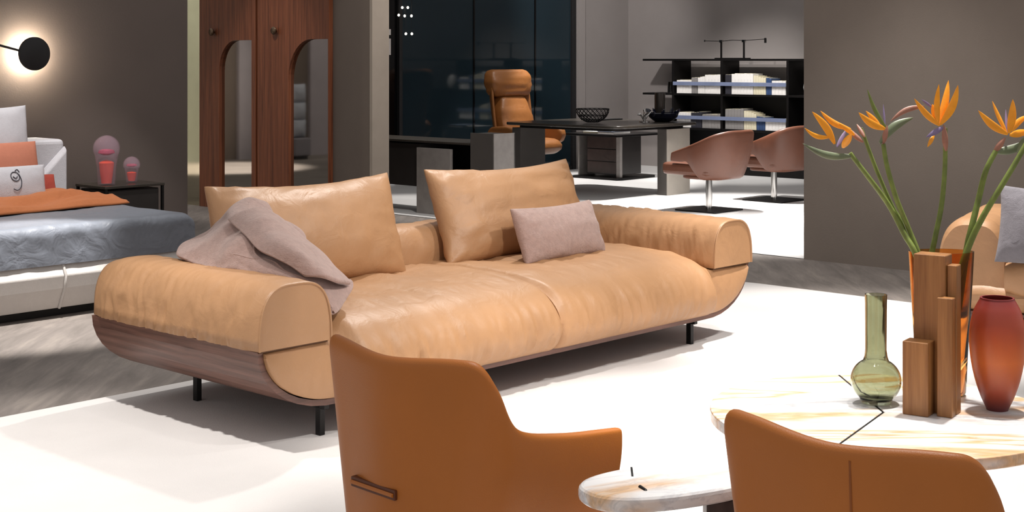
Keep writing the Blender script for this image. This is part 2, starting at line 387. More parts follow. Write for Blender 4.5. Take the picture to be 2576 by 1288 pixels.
arch_door('door_1', 'dark wooden door with arched mirror beside the brass strip', 10.64, 11.52, 10.70, 11.20, (0.26, 0.28), 1.58, 11.28)
arch_door('door_2', 'reddish wooden door with arched mirror beside the dark panel', 9.60, 10.61, 9.612, 10.16, (0.32, 0.36), 1.58, 10.33)
struct(pbox('trim_3', 7.985, 8.02, 11.53, 12.05, 0, 2.6, 'mirror_bronze'), 'brass mirrored strip at the edge of the wardrobe')
hinge = thing('hinge_bracket', 'small grey bracket at the beige partition edge, high up', 'bracket', 8.212, 9.10, 1.44)
box('plate', 0, 0.03, 0, 0.05, 0, 0.14, 'steel_slab', hinge); box('catch', 0, 0.03, 0, 0.04, 0.17, 0.22, 'steel_slab', hinge)
# rug under the sofa
rug = outline_slab('rug', rrect(-4.2, 4.25, -3.4, 3.10, 0.30), 0.0, 0.010, 'rug_white', None, 0.003)
put(rug, 3.3, 2.15, 0.0); tag(rug, 'large white rug lying under the tan leather sofa', 'rug')

# ================================================================== MAIN SOFA
SL, SD = 3.03, 1.09
def zb(x):
    d = max(0.32-x, x-(SL-0.32), 0)/0.32
    return 0.145+0.218*(1-math.sqrt(max(0, 1-min(1, d)**2)))
def sofa(name, label, p, q, rot=0.0):
    r = thing(name, label, 'sofa', p, q, 0.010, rot)
    # wooden boat shell
    prof = []; N = 40
    for i in range(N+1):
        t = i/N; x = 0.5-0.5*math.cos(PI*t); x = x*SL
        prof.append((x, zb(x)))
    out = []
    for i, (x, z) in enumerate(prof):
        a = prof[max(i-1, 0)]; b = prof[min(i+1, N)]; tx, tz = b[0]-a[0], b[1]-a[1]; L = math.hypot(tx, tz)
        if i == 0: tx, tz, L = 0, -1, 1
        if i == N: tx, tz, L = 0, 1, 1
        out.append((x+tz/L*0.022, z-tx/L*0.022))
    vs = []
    for y in (0.004, SD+0.01):
        vs += [(x, y, z-0.004) for x, z in prof]+[(x, y, z-0.004) for x, z in out]
    n = N+1; fs = []
    for i in range(N):
        fs += [(i, i+1, n+i+1, n+i), (2*n+i, 3*n+i, 3*n+i+1, 2*n+i+1), (n+i, n+i+1, 3*n+i+1, 3*n+i), (i, 2*n+i, 2*n+i+1, i+1)]
    fs += [(0, n, 3*n, 2*n), (N, 2*n+N, 3*n+N, n+N)]
    sh = mesh('wood_shell', vs, fs, 'walnut', r, False)
    # two seat halves
    for h in range(2):
        xa, xb = (0.004, SL/2-0.001) if h == 0 else (SL/2+0.001, SL-0.004)
        NX = 130; vs = []; M = None
        for i in range(NX+1):
            x = xa+(xb-xa)*i/NX; g = abs(x-SL/2)
            ins = min(sm(0.29, 0.42, x), sm(0.29, 0.42, SL-x))
            zt = 0.352+0.075*ins + 0.012*ins*nz(x*3, 2.1)
            yf = -0.012-0.063*ins
            pin = (1-sm(0.0, 0.035, g))*0.022
            yf += pin; zt -= pin*0.8; z0 = min(zb(x)+0.002, zt-0.006)
            if g < 0.01: z0 += 0.006
            pts = [(SD-0.02, z0), (0.6, z0), (0.25, z0)]
            hh = zt-z0; rr = min(1, hh/0.2)
            B = [Vector((yf+0.05*ins+0.002, z0)), Vector((yf-0.035*ins-0.004, z0+0.015*rr)), Vector((yf-0.055*ins, zt-0.03*rr)), Vector((yf+0.02+0.17*ins, zt))]
            NB = 26
            for j in range(NB+1):
                t = j/NB; b = B[0]*(1-t)**3+B[1]*3*t*(1-t)**2+B[2]*3*t*t*(1-t)+B[3]*t**3
                zz = b.y; low = 1-sm(0.2, 0.42, zz)
                wv = math.sin(PI*min(1, max(0, t)))
                k1 = ridge(x*16+zz*3, zz*3.5, 1.3+h)
                k2 = ridge(x*34-zz*6, zz*5, 7.3+h)
                d = wv*(0.014*k1*(0.4+0.6*low)+0.010*k2*low)*(0.3+0.7*ins)
                pts.append((b.x-d, zz+0.3*d*t))
            for j in range(1, 17):
                y = B[3].x+(SD-0.02-B[3].x)*j/16
                cr = 0.018*ins*math.sin(PI*min(1, (y-B[3].x)/0.8))
                wrk = ins*(0.010*nz(x*7, y*5, 3)+0.007*ridge(x*13+y*7, y*4, 9)+0.006*ridge(x*22, y*5, 2)*(1-sm(0.15, 0.5, y)))
                pts.append((y, zt+cr+wrk))
            M = len(pts); vs += [(x, y, z) for y, z in pts]
        fs = grid_faces(NX+1, M, False, True)+[tuple(range(M))[::-1], tuple(range(NX*M, NX*M+M))]
        mesh('seat_cushion', vs, fs, 'leather_tan', r, True)
    # arms
    def arm(x0, x1, wr, side):
        NY = 96; NA = 34; vs = []
        for i in range(NY+1):
            y = -0.012+(SD+0.012)*i/NY
            e = sm(-0.02, 0.10, SD-y); e2 = 0.92+0.08*e
            f = 1-0.02*(1-sm(0, 0.02, y+0.012))
            xc = (x0+x1)/2; hw = (x1-x0)/2*f*(0.94+0.06*e); H = 0.228*e2*f
            for j in range(NA+1):
                a = PI*j/NA; ca, sa = math.cos(a), math.sin(a)
                X = math.copysign(abs(ca)**0.62, ca); Z = max(0, sa)**0.72
                side_w = 1-sm(0.35, 0.95, Z)
                k1 = ridge(y*15+Z*1.5, Z*1.2, x0*3+5); k2 = ridge(y*31-Z*2, Z*2, x0*3+1)
                inn = 1 if (X > 0) == (side > 0) else 0.0
                am = (0.35+0.65*side_w)*sm(0.0, 0.08, y)*sm(0, 0.15, SD-y)
                d = am*(0.009*k1+0.006*k2)*(1+wr*inn*sm(0.15, 0.6, y))
                vs.append((xc-X*(hw+d), y, 0.363+Z*(H+d*0.7)))
        n_ = NA+1
        fs = grid_faces(NY+1, n_)+[tuple(range(n_))[::-1], tuple(range(NY*n_, NY*n_+n_))]
        for i in range(NY): fs.append((i*n_, i*n_+NA, (i+1)*n_+NA, (i+1)*n_))
        o = mesh('armrest', vs, fs, 'leather_tan', r, False)
        for f in o.data.polygons: f.use_smooth = len(f.vertices) == 4
        tube('piping', [Vector(v)+Vector((0, -0.001, 0)) for v in vs[:n_]], 0.0045, 'leather_tan', o, 6)
        box('seam', x0+0.01, x1-0.01, 0.0, SD-0.03, 0.355, 0.3645, 'seam_dark', o, 0)
    arm(-0.028, 0.302, 0.4, 1); arm(SL-0.302, SL+0.028, 3.4, -1)
    # back bolster
    NX = 110; NA = 26; vs = []
    for i in range(NX+1):
        x = 0.44+(SL-0.74)*i/NX
        for j in range(NA+1):
            a = PI*j/NA; ca, sa = math.cos(a), math.sin(a)
            Y = math.copysign(abs(ca)**0.6, ca); Z = max(0, sa)**0.7
            d = 0.006*nz(x*9, Z*3, 4)+0.004*ridge(x*18, Z*2, 2)
            vs.append((x, 0.93-Y*(0.155+d), 0.38+Z*(0.225+d)))
    n_ = NA+1; fs = grid_faces(NX+1, n_)+[tuple(range(n_))[::-1], tuple(range(NX*n_, NX*n_+n_))]+[(i*n_, i*n_+NA, (i+1)*n_+NA, (i+1)*n_) for i in range(NX)]
    mesh('backrest', vs, fs, 'leather_tan', r, True)
    # legs with a crossbar per side
    for x in (0.304, 2.622):
        for y in (0.057, 0.84): box('leg', x-0.012, x+0.012, y-0.014, y+0.014, 0, 0.125, 'black_metal', r, 0.002)
        box('crossbar', x-0.012, x+0.012, 0.02, 0.88, 0.100, 0.120, 'black_metal', r, 0.002)
    return r
sofa('sofa', 'long tan leather sofa with boat-shaped wooden shell, standing on the white rug', 3.09, 4.08)

def cushion(name, label, cat, p, q, z, tilt, rot, wd, ht, th, mat, shear=0.0, seed=0, group=None, wr=0.006, pinch=0.07, sag=0.0, power=0.42, n=26):
    o = pillow(name, wd, ht, th, mat, None, pinch, shear, n, wr, seed, sag, power)
    put(o, p, q, z, rot, -math.radians(tilt)); return tag(o, label, cat, group)
cushion('back_cushion', 'big tan leather back cushion with a fleece throw over its corner', 'cushion', 3.93, 4.74, 0.440, 30, 0.0, 1.02, 0.50, 0.27, 'leather_tan', 0.22, 1.0, 'leather back cushions on the sofa', 0.012, 0.05, 0.03)
cushion('back_cushion', 'big tan leather back cushion behind the small mauve cushion', 'cushion', 5.21, 4.74, 0.440, 30, 0.0, 1.04, 0.50, 0.27, 'leather_tan', 0.16, 9.0, 'leather back cushions on the sofa', 0.014, 0.05, 0.03)
cushion('throw_pillow', 'small rectangular mauve fleece cushion on the sofa seat', 'cushion', 5.22, 4.50, 0.445, 24, 0.03, 0.60, 0.275, 0.16, 'fleece_mauve', 0.05, 5.0, None, 0.008, 0.03, 0.01)

# fleece throw tumbling from the back cushion over the left arm down to the seat (plan p, q, height)
def patch(name, rows, mat, thick, nu=7, nv=7, amp=0.008, fs_=9.0, sub=1):
    R = [curve_pts(r_, nv) for r_ in rows]; cols = list(zip(*R)); G = [curve_pts(c, nu) for c in cols]
    nvv, nuu = len(G), len(G[0]); vs = []
    for i in range(nvv):
        for j in range(nuu):
            v = G[i][j]; v = v+Vector((nz(v.x*fs_, v.y*fs_, v.z*fs_)*amp, nz(v.y*fs_, v.z*fs_, 4)*amp, nz(v.x*fs_, v.y*fs_, 8)*amp*1.3)); vs.append(v)
    global LASTG
    LASTG = [vs[i*nuu:(i+1)*nuu] for i in range(nvv)]
    return mesh(name, vs, grid_faces(nvv, nuu), mat, None, True, solid=thick, sub=sub)
def at(x, y, Y): return Vector(((x-1288)/3600*Y, Y, 1.4-(y-150)/3600*Y))
rows = [
 [at(590, 512, 5.95), at(605, 502, 5.92), at(625, 500, 5.93), at(655, 512, 5.96)],
 [at(545, 560, 5.86), at(585, 548, 5.72), at(640, 535, 5.72), at(700, 555, 5.88)],
 [at(490, 605, 5.83), at(560, 600, 5.62), at(650, 590, 5.58), at(745, 590, 5.80)],
 [at(458, 645, 5.70), at(560, 650, 5.52), at(665, 640, 5.47), at(795, 640, 5.68)],
 [at(540, 686, 5.50), at(640, 685, 5.42), at(740, 690, 5.38), at(850, 690, 5.58)],
 [at(700, 694, 5.40), at(770, 715, 5.34), at(820, 735, 5.34), at(882, 718, 5.50)],
 [at(815, 740, 5.36), at(832, 765, 5.33), at(840, 786, 5.33), at(868, 760, 5.42)],
]
thr = patch('fleece_throw', rows, 'fleece_mauve', 0.022, 8, 8, 0.032, 8.0)
tag(thr, 'mauve fleece throw draped over the left arm of the sofa', 'blanket')
G1 = LASTG
rows2 = [[at(572, 552, 5.64), at(640, 522, 5.64), at(695, 548, 5.78)],
 [at(622, 603, 5.49), at(690, 585, 5.47), at(752, 590, 5.68)],
 [at(700, 652, 5.37), at(762, 640, 5.36), at(818, 650, 5.56)],
 [at(768, 694, 5.31), at(828, 702, 5.31), at(880, 712, 5.46)]]
fl2 = patch('folded_layer', rows2, 'fleece_mauve', 0.020, 9, 9, 0.012, 9.0); fl2.parent = thr
LASTG = G1
nI, nJ = len(LASTG), len(LASTG[0])
OUT = Vector((0.35, -0.75, 0.55)).normalized()*0.010
tube('seam', [LASTG[int(nI*0.62)][j]+OUT for j in range(4, nJ-3)], 0.005, 'fleece_mauve', thr, 6)
tube('seam', [LASTG[i][int(nJ*0.55)]+OUT for i in range(2, nI-1)], 0.005, 'fleece_mauve', thr, 6)
thr['label'] = 'mauve fleece throw draped over the left arm of the sofa'

# ================================================================== SECOND SOFA (right edge)
s2 = thing('corner_sofa', 'tan leather sofa at the right edge with grey cushion', 'sofa', 0, 0)
s2.location = (2.30, 7.15, 0.010); s2.rotation_euler = (0, 0, math.radians(-28))
def loft_arm(parent, x0, x1, y0, y1, z0, z1, name, mat='leather_tan', seed=3):
    NY, NA = 40, 28; vs = []
    for i in range(NY+1):
        y = y0+(y1-y0)*i/NY; e = min(sm(-0.02, 0.05, y-y0), sm(-0.02, 0.12, y1-y))*0.12+0.88
        for j in range(NA+1):
            a = PI*j/NA; ca, sa = math.cos(a), math.sin(a); X = math.copysign(abs(ca)**0.6, ca); Z = max(0, sa)**0.7
            d = 0.006*ridge(y*14, Z*2, seed)+0.005*nz(y*6, Z*4, seed)
            vs.append(((x0+x1)/2-X*((x1-x0)/2*e+d), y, z0+Z*((z1-z0)*e+d)))
    n_ = NA+1; fs = grid_faces(NY+1, n_)+[tuple(range(n_))[::-1], tuple(range(NY*n_, NY*n_+n_))]+[(i*n_, i*n_+NA, (i+1)*n_+NA, (i+1)*n_) for i in range(NY)]
    return mesh(name, vs, fs, mat, parent, True)
loft_arm(s2, -0.17, 0.17, 0.0, 0.95, 0.25, 0.59, 'armrest')
def seatmass(parent, x0, x1, y0, y1, z0, z1):
    pts = rrect(y0, y1, z0, z1, 0.09, 6); vs = []; NX = 60
    for i in range(NX+1):
        x = x0+(x1-x0)*i/NX; e = min(sm(0, 0.12, x-x0), sm(0, 0.12, x1-x))
        for y, z in pts:
            d = 0.008*ridge(x*14, z*4, 6)
            vs.append((x, y-(d if y < y0+0.1 else 0), (z-(z0+z1)/2)*(0.7+0.3*e)+(z0+z1)/2+0.006*nz(x*8, y*6)))
    m = len(pts); fs = grid_faces(NX+1, m, False, True)+[tuple(range(m))[::-1], tuple(range(NX*m, NX*m+m))]
    return mesh('seat_cushion', vs, fs, 'leather_tan', parent, True)
seatmass(s2, -0.20, 1.7, -0.03, 0.9, 0.13, 0.28)
seatmass(s2, 0.16, 1.7, -0.05, 0.9, 0.2, 0.42)
loft_arm(s2, 1.5, 1.8, 0.0, 0.95, 0.25, 0.59, 'armrest')
box('wood_shell', -0.17, 1.75, 0.0, 0.92, 0.12, 0.135, 'walnut', s2)
bk = loft_arm(s2, -0.15, 0.15, 0.16, 1.5, 0.38, 0.62, 'backrest'); bk.rotation_euler = (0, 0, -PI/2); bk.location = (0, 0.85, 0)
for x in (0.1, 1.5):
    for y in (0.08, 0.82): box('leg', x-0.012, x+0.012, y-0.012, y+0.012, 0.0, 0.125, 'black_metal', s2, 0.002)
gc = pillow('throw_pillow', 0.54, 0.38, 0.16, 'cushion_grey', None, 0.05, 0.0, 24, 0.008, 4.0); gc.location = (2.62, 6.93, 0.39); gc.rotation_euler = (math.radians(-12), math.radians(4), math.radians(-20))
tag(gc, 'square grey cushion with piped edge on the right-hand sofa', 'cushion')

# ================================================================== FOREGROUND ARMCHAIRS
def armchair(label, p, q, rot=0.0, seam=None):
    r = thing('armchair', label, 'chair', p, q, 0.010, rot)
    half = [((0.47, 0.235, 0.27), (0.485, 0.262, 0.385), (0.49, 0.262, 0.480)),
            ((0.42, 0.235, 0.27), (0.425, 0.262, 0.395), (0.43, 0.264, 0.487)),
            ((0.27, 0.232, 0.26), (0.27, 0.262, 0.40), (0.27, 0.266, 0.508)),
            ((0.12, 0.215, 0.25), (0.115, 0.256, 0.41), (0.115, 0.268, 0.548)),
            ((0.05, 0.19, 0.245), (0.055, 0.236, 0.44), (0.062, 0.266, 0.640)),
            ((0.008, 0.165, 0.24), (0.012, 0.205, 0.46), (0.018, 0.252, 0.706)),
            ((-0.012, 0.12, 0.24), (-0.006, 0.15, 0.47), (-0.012, 0.19, 0.716))]
    cols = [tuple(Vector((x, -y, z)) for x, y, z in c) for c in half]
    cols += [(Vector((-0.034, 0, 0.24)), Vector((-0.034, 0, 0.47)), Vector((-0.046, 0, 0.703)))]
    cols += [tuple(Vector(t) for t in c) for c in half[::-1]]
    sh = shell('backrest_shell', cols, 'leather_orange', r, 0.036, 5, 12, 2)
    seat = outline_slab('seat', rrect(0.03, 0.47, -0.215, 0.215, 0.08), 0.27, 0.36, 'leather_orange', r, 0.025)
    # pull slot low on the back
    if seam is not None: tube('centre_seam', [(-0.0485, seam, 0.28), (-0.049, seam, 0.38), (-0.048, seam, 0.47), (-0.0515, seam, 0.58), (-0.0565, seam, 0.68)], 0.0025, 'leather_seam', r, 6)
    A, B_ = Vector((-0.055, -0.045, 0.385)), Vector((-0.046, 0.12, 0.385)); up = Vector((0, 0, 0.012)); dp = Vector((0.024, 0, 0))
    b = mesh('pull_slot', [A-up, A+up, B_+up, B_-up, A-up+dp, A+up+dp, B_+up+dp, B_-up+dp], [(0, 1, 2, 3), (4, 7, 6, 5), (0, 4, 5, 1), (1, 5, 6, 2), (2, 6, 7, 3), (3, 7, 4, 0)], 'leather_slot', r, bevel=0.003)
    tube('zip_line', [A+Vector((-0.001, 0.004, 0)), B_+Vector((-0.001, -0.004, 0))], 0.005, 'leather_orange', b, 6)
    tube('post', [(0.25, 0, 0.02), (0.25, 0, 0.27)], 0.028, 'black_metal', r, 16)
    for k_ in range(4):
        a = PI/4+k_*PI/2; tube('foot', [(0.25, 0, 0.03), (0.25+0.27*math.cos(a), 0.27*math.sin(a), 0.012)], [0.018, 0.012], 'black_metal', r, 8)
    return r
armchair('orange leather armchair in front of the sofa, its arm and zipped back in full view', 2.28, 2.49)
armchair('orange leather armchair with a centre seam, close in front of the round marble table', 2.317, 1.340, 0.0, -0.05)

# ================================================================== MARBLE TABLES
TC = Vector((0.95, 3.66)); TR = 0.44; TZ = 0.50
tb = thing('marble_table', 'round white marble table with ochre veins carrying the vases', 'table', 0, 0); tb.location = (TC.x, TC.y, 0.010); tb.rotation_euler = (0, 0, 0)
cuts = [92, 239, 345]
for i in range(3):
    a0 = cuts[i]; a1 = cuts[(i+1) % 3]; a1 = a1+360 if a1 < a0 else a1
    n = 40; pts = []
    mid = math.radians((a0+a1)/2); off = 0.003
    pts.append((off*math.cos(mid), off*math.sin(mid)))
    ga = math.degrees(0.0028/TR)
    for j in range(n+1):
        a = math.radians(a0+ga+(a1-a0-2*ga)*j/n); pts.append((TR*math.cos(a), TR*math.sin(a)))
    outline_slab('top_segment', pts, TZ-0.04, TZ-0.010, 'marble', tb, 0.004)
outline_slab('inlay', [(0.437*math.cos(2*PI*i/72), 0.437*math.sin(2*PI*i/72)) for i in range(72)], TZ-0.039, TZ-0.0125, 'black_metal', tb, 0)
lathe('pedestal', [(0.30, 0), (0.30, 0.02), (0.24, 0.03), (0.24, 0.40), (0.28, 0.46)], 'dark_unit', tb, 48)
st = thing('side_table', 'small marble side table with metal straps between the two orange armchairs', 'table', 0, 0); st.location = (0.345, 3.085, 0.010); st.rotation_euler = (0, 0, -0.05)
pts = []
for i in range(56):
    a = 2*PI*i/56; ca, sa = math.cos(a), math.sin(a); pts.append((0.215*math.copysign(abs(ca)**0.85, ca), 0.112*math.copysign(abs(sa)**0.8, sa)))
outline_slab('top', pts, 0.455, 0.490, 'marble', st, 0.012)
box('inlay', -0.0022, 0.0022, -0.034, 0.034, 0.0, 0.0012, 'black_metal', st, 0).location = (-0.085, 0.035, 0.490)
st.children[-1].rotation_euler = (0, 0, 0.5)
tube('strap', [(-0.072, -0.075, 0.4905), (-0.062, -0.096, 0.4895), (-0.056, -0.110, 0.480), (-0.054, -0.112, 0.465), (-0.054, -0.10, 0.451), (-0.054, -0.05, 0.449)], 0.0042, 'black_metal', st, 8)
box('leg', -0.11, -0.04, -0.05, 0.05, 0, 0.455, 'dark_unit', st); box('leg', 0.07, 0.14, -0.05, 0.05, 0, 0.455, 'drawer_wood', st)
box('stretcher', -0.04, 0.07, -0.02, 0.02, 0.02, 0.06, 'dark_unit', st)

# ================================================================== VASES AND FLOWERS
def vessel(name, label, prof_out, wall, mat, X, Y, sx=1, sy=1, z=TZ, n=48, floor=0.012):
    out = prof_out; inn = [(max(0.002, r-wall), zz) for r, zz in out if zz > floor][::-1]
    inn[0] = (out[-1][0]-wall, out[-1][1]); prof = [(0.001, 0.0)]+out+inn+[(0.001, floor)]
    o = lathe(name, prof, mat, None, n, sx, sy); o.location = (X, Y, z); return tag(o, label, 'vase')
gp = [(0.036, 0.0), (0.04, 0.003)]
for i in range(1, 20):
    a = -PI/2+0.62+(PI-1.05)*i/20; gp.append((0.0655*math.cos(a), 0.058+0.060*math.sin(a)+0.001))
gp += [(0.0295, 0.122), (0.0275, 0.14), (0.0275, 0.20), (0.028, 0.26), (0.0290, 0.284)]
vessel('glass_vase', 'green glass vase with round belly and straight neck', gp, 0.003, 'glass_green', 0.955, 3.755)
rp = []
for i in range(25):
    t = i/24; zz = 0.288*t; r = 0.027+0.0455*math.sin(PI*min(1, t*0.93+0.0)**0.82)**0.85 if t > 0 else 0.027
    rp.append((r if t < 1 else 0.043, zz))
rp = [(0.027, 0), (0.029, 0.006), (0.042, 0.035), (0.055, 0.075), (0.0645, 0.12), (0.0695, 0.165), (0.0695, 0.195), (0.066, 0.225), (0.058, 0.255), (0.048, 0.275), (0.0435, 0.283), (0.0425, 0.288)]
rp = [(p.x, p.y) for p in curve_pts([Vector((a, b, 0)) for a, b in rp], 4)]
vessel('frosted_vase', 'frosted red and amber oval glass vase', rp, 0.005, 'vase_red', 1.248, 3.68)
ap = [(0.062, 0.0), (0.066, 0.01), (0.070, 0.10), (0.077, 0.22), (0.083, 0.31), (0.087, 0.386)]
av = vessel('flower_vase', 'tall amber glass vase holding the orange flowers', ap, 0.004, 'glass_amber', 1.152, 3.84, 1.0, 0.62)
wb = thing('wooden_sculpture', 'cluster of upright wooden blocks in front of the amber vase', 'sculpture', 0, 0); wb.location = (1.060, 3.665, TZ); wb.rotation_euler = (0, 0, math.radians(-34))
box('block', -0.030, 0.052, -0.008, 0.050, 0, 0.402, 'block_wood', wb, 0.003)
box('block', -0.040, 0.026, -0.064, -0.009, 0, 0.186, 'block_wood', wb, 0.003)
box('block', 0.040, 0.079, -0.040, -0.009, 0, 0.300, 'block_wood', wb, 0.003)
box('block', 0.053, 0.078, 0.002, 0.040, 0, 0.378, 'block_wood', wb, 0.003)
FY = 3.84
def leaf(name, a, b, wd, mat, parent, bend=0.0, thick=0.35, side=None):
    a, b = Vector(a), Vector(b); t = (b-a); L = t.length; t.normalize()
    s1 = t.cross(Vector((0, 1, 0))).normalized(); s2_ = t.cross(s1)
    vs = []; n = 11; m = 8
    for i in range(n):
        u = i/(n-1); w_ = wd*(math.sin(PI*min(1, u*0.92+0.06))**0.8)*(1-0.25*u); w_ = max(w_, 0.0006) if u < 1 else 0.0004
        c = a+t*(L*u)+s1*(bend*L*math.sin(PI*u))
        for k_ in range(m):
            an = 2*PI*k_/m; vs.append(c+s1*(w_*math.cos(an))+s2_*(w_*thick*math.sin(an)))
    return mesh(name, vs, grid_faces(n, m, False, True)+[tuple(range(m))[::-1], tuple(range((n-1)*m, n*m))], mat, parent, True)
def flower(label, stem, rad, parts, dy=0.0):
    f = bpy.data.objects.new('bird_of_paradise', None); C.objects.link(f); tag(f, label, 'flower', 'orange flowers in the amber vase')
    base = at(*stem[-1][:2], FY+stem[-1][2]); f.location = base
    def P(x, y, d=0.0): return at(x, y, FY+dy+d)-base
    sp = [at(x, y, FY+(d[0] if d else 0))-base for x, y, *d in stem]
    c = curve_pts(sp, 6); tube('stem', c, [rad*(0.8+0.35*i/len(c)) for i in range(len(c))], 'stem_green', f, 10)
    for kind, (x0, y0), (x1, y1), wpx, bend, d in parts:
        mat = {'sepal': 'petal_orange', 'spathe': 'spathe_green', 'bract': 'spathe_pink', 'tongue': 'petal_violet', 'spike': 'stem_green'}[kind]
        leaf(kind, P(x0, y0, 0), P(x1, y1, d), wpx/940, mat, f, bend, 0.55 if kind in ('spathe', 'bract') else 0.3)
    return f
SE, SPA, BR, TO, SK = 'sepal', 'spathe', 'bract', 'tongue', 'spike'
flower('orange flower leaning far left, its long beak pointing left', [(2138, 385, 0.0), (2180, 440, 0.0), (2235, 515, 0.01), (2275, 590, 0.0), (2305, 645, -0.02), (2340, 780, -0.02)], 0.0075,
  [(SPA, (2150, 392), (2019, 361), 11, 0.10, -0.03), (SE, (2100, 362), (2043, 281), 11, -0.06, -0.01), (SE, (2090, 345), (2024, 322), 7, 0.12, -0.03), (SE, (2140, 325), (2064, 279), 9, 0.10, 0.02), (SE, (2120, 372), (2142, 335), 11, 0.0, -0.04), (TO, (2105, 370), (2130, 325), 6, 0.0, 0.03), (BR, (2172, 358), (2135, 322), 7, 0.05, 0.02), (SE, (2150, 340), (2110, 310), 7, 0.0, 0.0)])
flower('thin stem with a closed pink bud between the two left flowers', [(2166, 322, 0.03), (2185, 375, 0.03), (2210, 440, 0.03), (2245, 520, 0.03), (2285, 590, 0.02), (2320, 680, 0.0)], 0.006,
  [(BR, (2175, 345), (2155, 312), 6, 0.0, 0.03)])
flower('orange flower with a green spike, second from the left', [(2222, 362, 0.0), (2232, 420, 0.0), (2255, 500, 0.0), (2285, 575, 0.01), (2312, 645, 0.0), (2350, 780, 0.0)], 0.0075,
  [(SPA, (2213, 360), (2298, 296), 13, 0.10, 0.02), (SE, (2228, 325), (2160, 283), 11, 0.08, -0.02), (SE, (2215, 318), (2178, 279), 7, 0.0, 0.01), (SK, (2231, 325), (2182, 225), 6, 0.05, 0.0), (BR, (2222, 362), (2232, 315), 8, 0.0, 0.0), (TO, (2226, 320), (2222, 262), 3, 0.0, 0.02)])
flower('upright orange flower in the middle, highest of all', [(2378, 322, 0.02), (2378, 380, 0.02), (2376, 440, 0.02), (2368, 520, 0.02), (2352, 600, 0.02), (2342, 660, 0.02), (2345, 780, 0.0)], 0.007,
  [(SE, (2365, 314), (2410, 214), 12, -0.08, 0.0), (SE, (2362, 314), (2386, 202), 11, -0.03, 0.03), (SE, (2360, 312), (2362, 212), 9, 0.04, -0.03), (SE, (2364, 316), (2300, 248), 9, 0.05, -0.02), (SE, (2355, 300), (2345, 262), 9, 0.0, 0.0), (BR, (2325, 268), (2240, 305), 8, -0.10, -0.02), (TO, (2374, 320), (2330, 345), 8, 0.0, -0.02), (SE, (2350, 340), (2333, 370), 6, 0.0, -0.02), (BR, (2380, 380), (2374, 312), 9, 0.0, 0.0), (TO, (2345, 270), (2318, 250), 4, 0.0, 0.0)])
flower('orange flower leaning right with upright petals', [(2505, 380, 0.0), (2480, 430, 0.0), (2462, 500, 0.01), (2445, 570, 0.0), (2432, 630, 0.0), (2410, 780, 0.0)], 0.0085,
  [(SPA, (2500, 382), (2590, 352), 13, -0.08, 0.02), (SE, (2535, 338), (2461, 278), 11, 0.06, -0.02), (SE, (2533, 335), (2496, 254), 6, 0.02, 0.02), (SE, (2538, 335), (2548, 250), 12, -0.04, 0.0), (SE, (2545, 330), (2588, 290), 9, 0.08, 0.02), (SE, (2540, 340), (2592, 330), 11, 0.0, 0.03), (TO, (2533, 335), (2530, 275), 4, 0.0, 0.03), (BR, (2500, 385), (2530, 345), 9, 0.0, 0.0)])
flower('green stem cut by the right edge, its flower mostly out of frame', [(2588, 350, -0.04), (2560, 400, -0.04), (2515, 475, -0.04), (2470, 550, -0.03), (2435, 625, -0.02), (2380, 780, -0.02)], 0.008,
  [(SPA, (2560, 385), (2625, 330), 14, 0.1, -0.05), (SE, (2592, 345), (2640, 270), 11, 0.0, -0.04), (SE, (2592, 345), (2610, 260), 11, 0.0, -0.04)])

# ================================================================== BED
bed = thing('bed', 'low white upholstered bed with slate blue cover', 'bed', 4.845, 7.05)
BL = 2.05
def drape_box(name, x0, x1, y0, y1, z0, z1, r, mat, parent, amp, seed=0):
    pts = []
    for i in range(25): pts.append((z0+(z1-r-z0)*i/24, None))
    vs = []; NX = 120
    prof = [(y0, z0+(z1-r-z0)*i/12) for i in range(12)]+[(y0+r*(1-math.cos(PI/2*i/8)), z1-r+r*math.sin(PI/2*i/8)) for i in range(9)]+[(y0+r+(y1-y0-r)*i/30, z1) for i in range(1, 31)]
    prof += [(y1, z0)]
    for i in range(NX+1):
        x = x0+(x1-x0)*i/NX; e = min(sm(-0.03, r, x-x0), sm(-0.03, r, x1-x))
        for k_, (y, z) in enumerate(prof):
            zz = z if z < z1-r else z-(1-e)*r*0.8
            d = amp*(nz(x*5+seed, z*7, y*3)+0.6*ridge(x*9+z*8, z*6, y*4))
            vs.append((x, y-(d if y < y0+r else 0), zz+(d*0.8 if z >= z1-r*0.6 else 0)))
    m = len(prof); fs = grid_faces(NX+1, m, False, True)+[tuple(range(m))[::-1], tuple(range(NX*m, NX*m+m))]
    return mesh(name, vs, fs, mat, parent, True)
drape_box('cover', -BL, 0.0, 0.0, 1.58, 0.295, 0.505, 0.055, 'bed_blue', bed, 0.007, 3)
for a, b in ((-BL, -0.838), (-0.832, -0.015)):
    vs = []
    for x in (a, b): vs += [(x, 0.02, 0.30), (x, -0.012, 0.235), (x, 0.0, 0.165), (x, 0.06, 0.05), (x, 1.6, 0.05), (x, 1.6, 0.30)]
    mesh('base_panel', vs, [(i, (i+1) % 6, 6+(i+1) % 6, 6+i) for i in range(6)]+[(0, 1, 2, 3, 4, 5), (6, 7, 8, 9, 10, 11)], 'bed_base_white', bed, bevel=0.006)
tube('stitched_seam', [(-0.835, 0.018, 0.30), (-0.835, -0.016, 0.235), (-0.835, -0.004, 0.165), (-0.835, 0.056, 0.05)], 0.008, 'bed_base_white', bed, 8)
box('plinth', -BL+0.1, -0.1, 0.12, 1.55, 0.0, 0.05, 'black_matte', bed)
box('headboard', -BL, 0.09, 1.62, 1.98, 0.05, 0.872, 'bed_white', bed, 0.03)
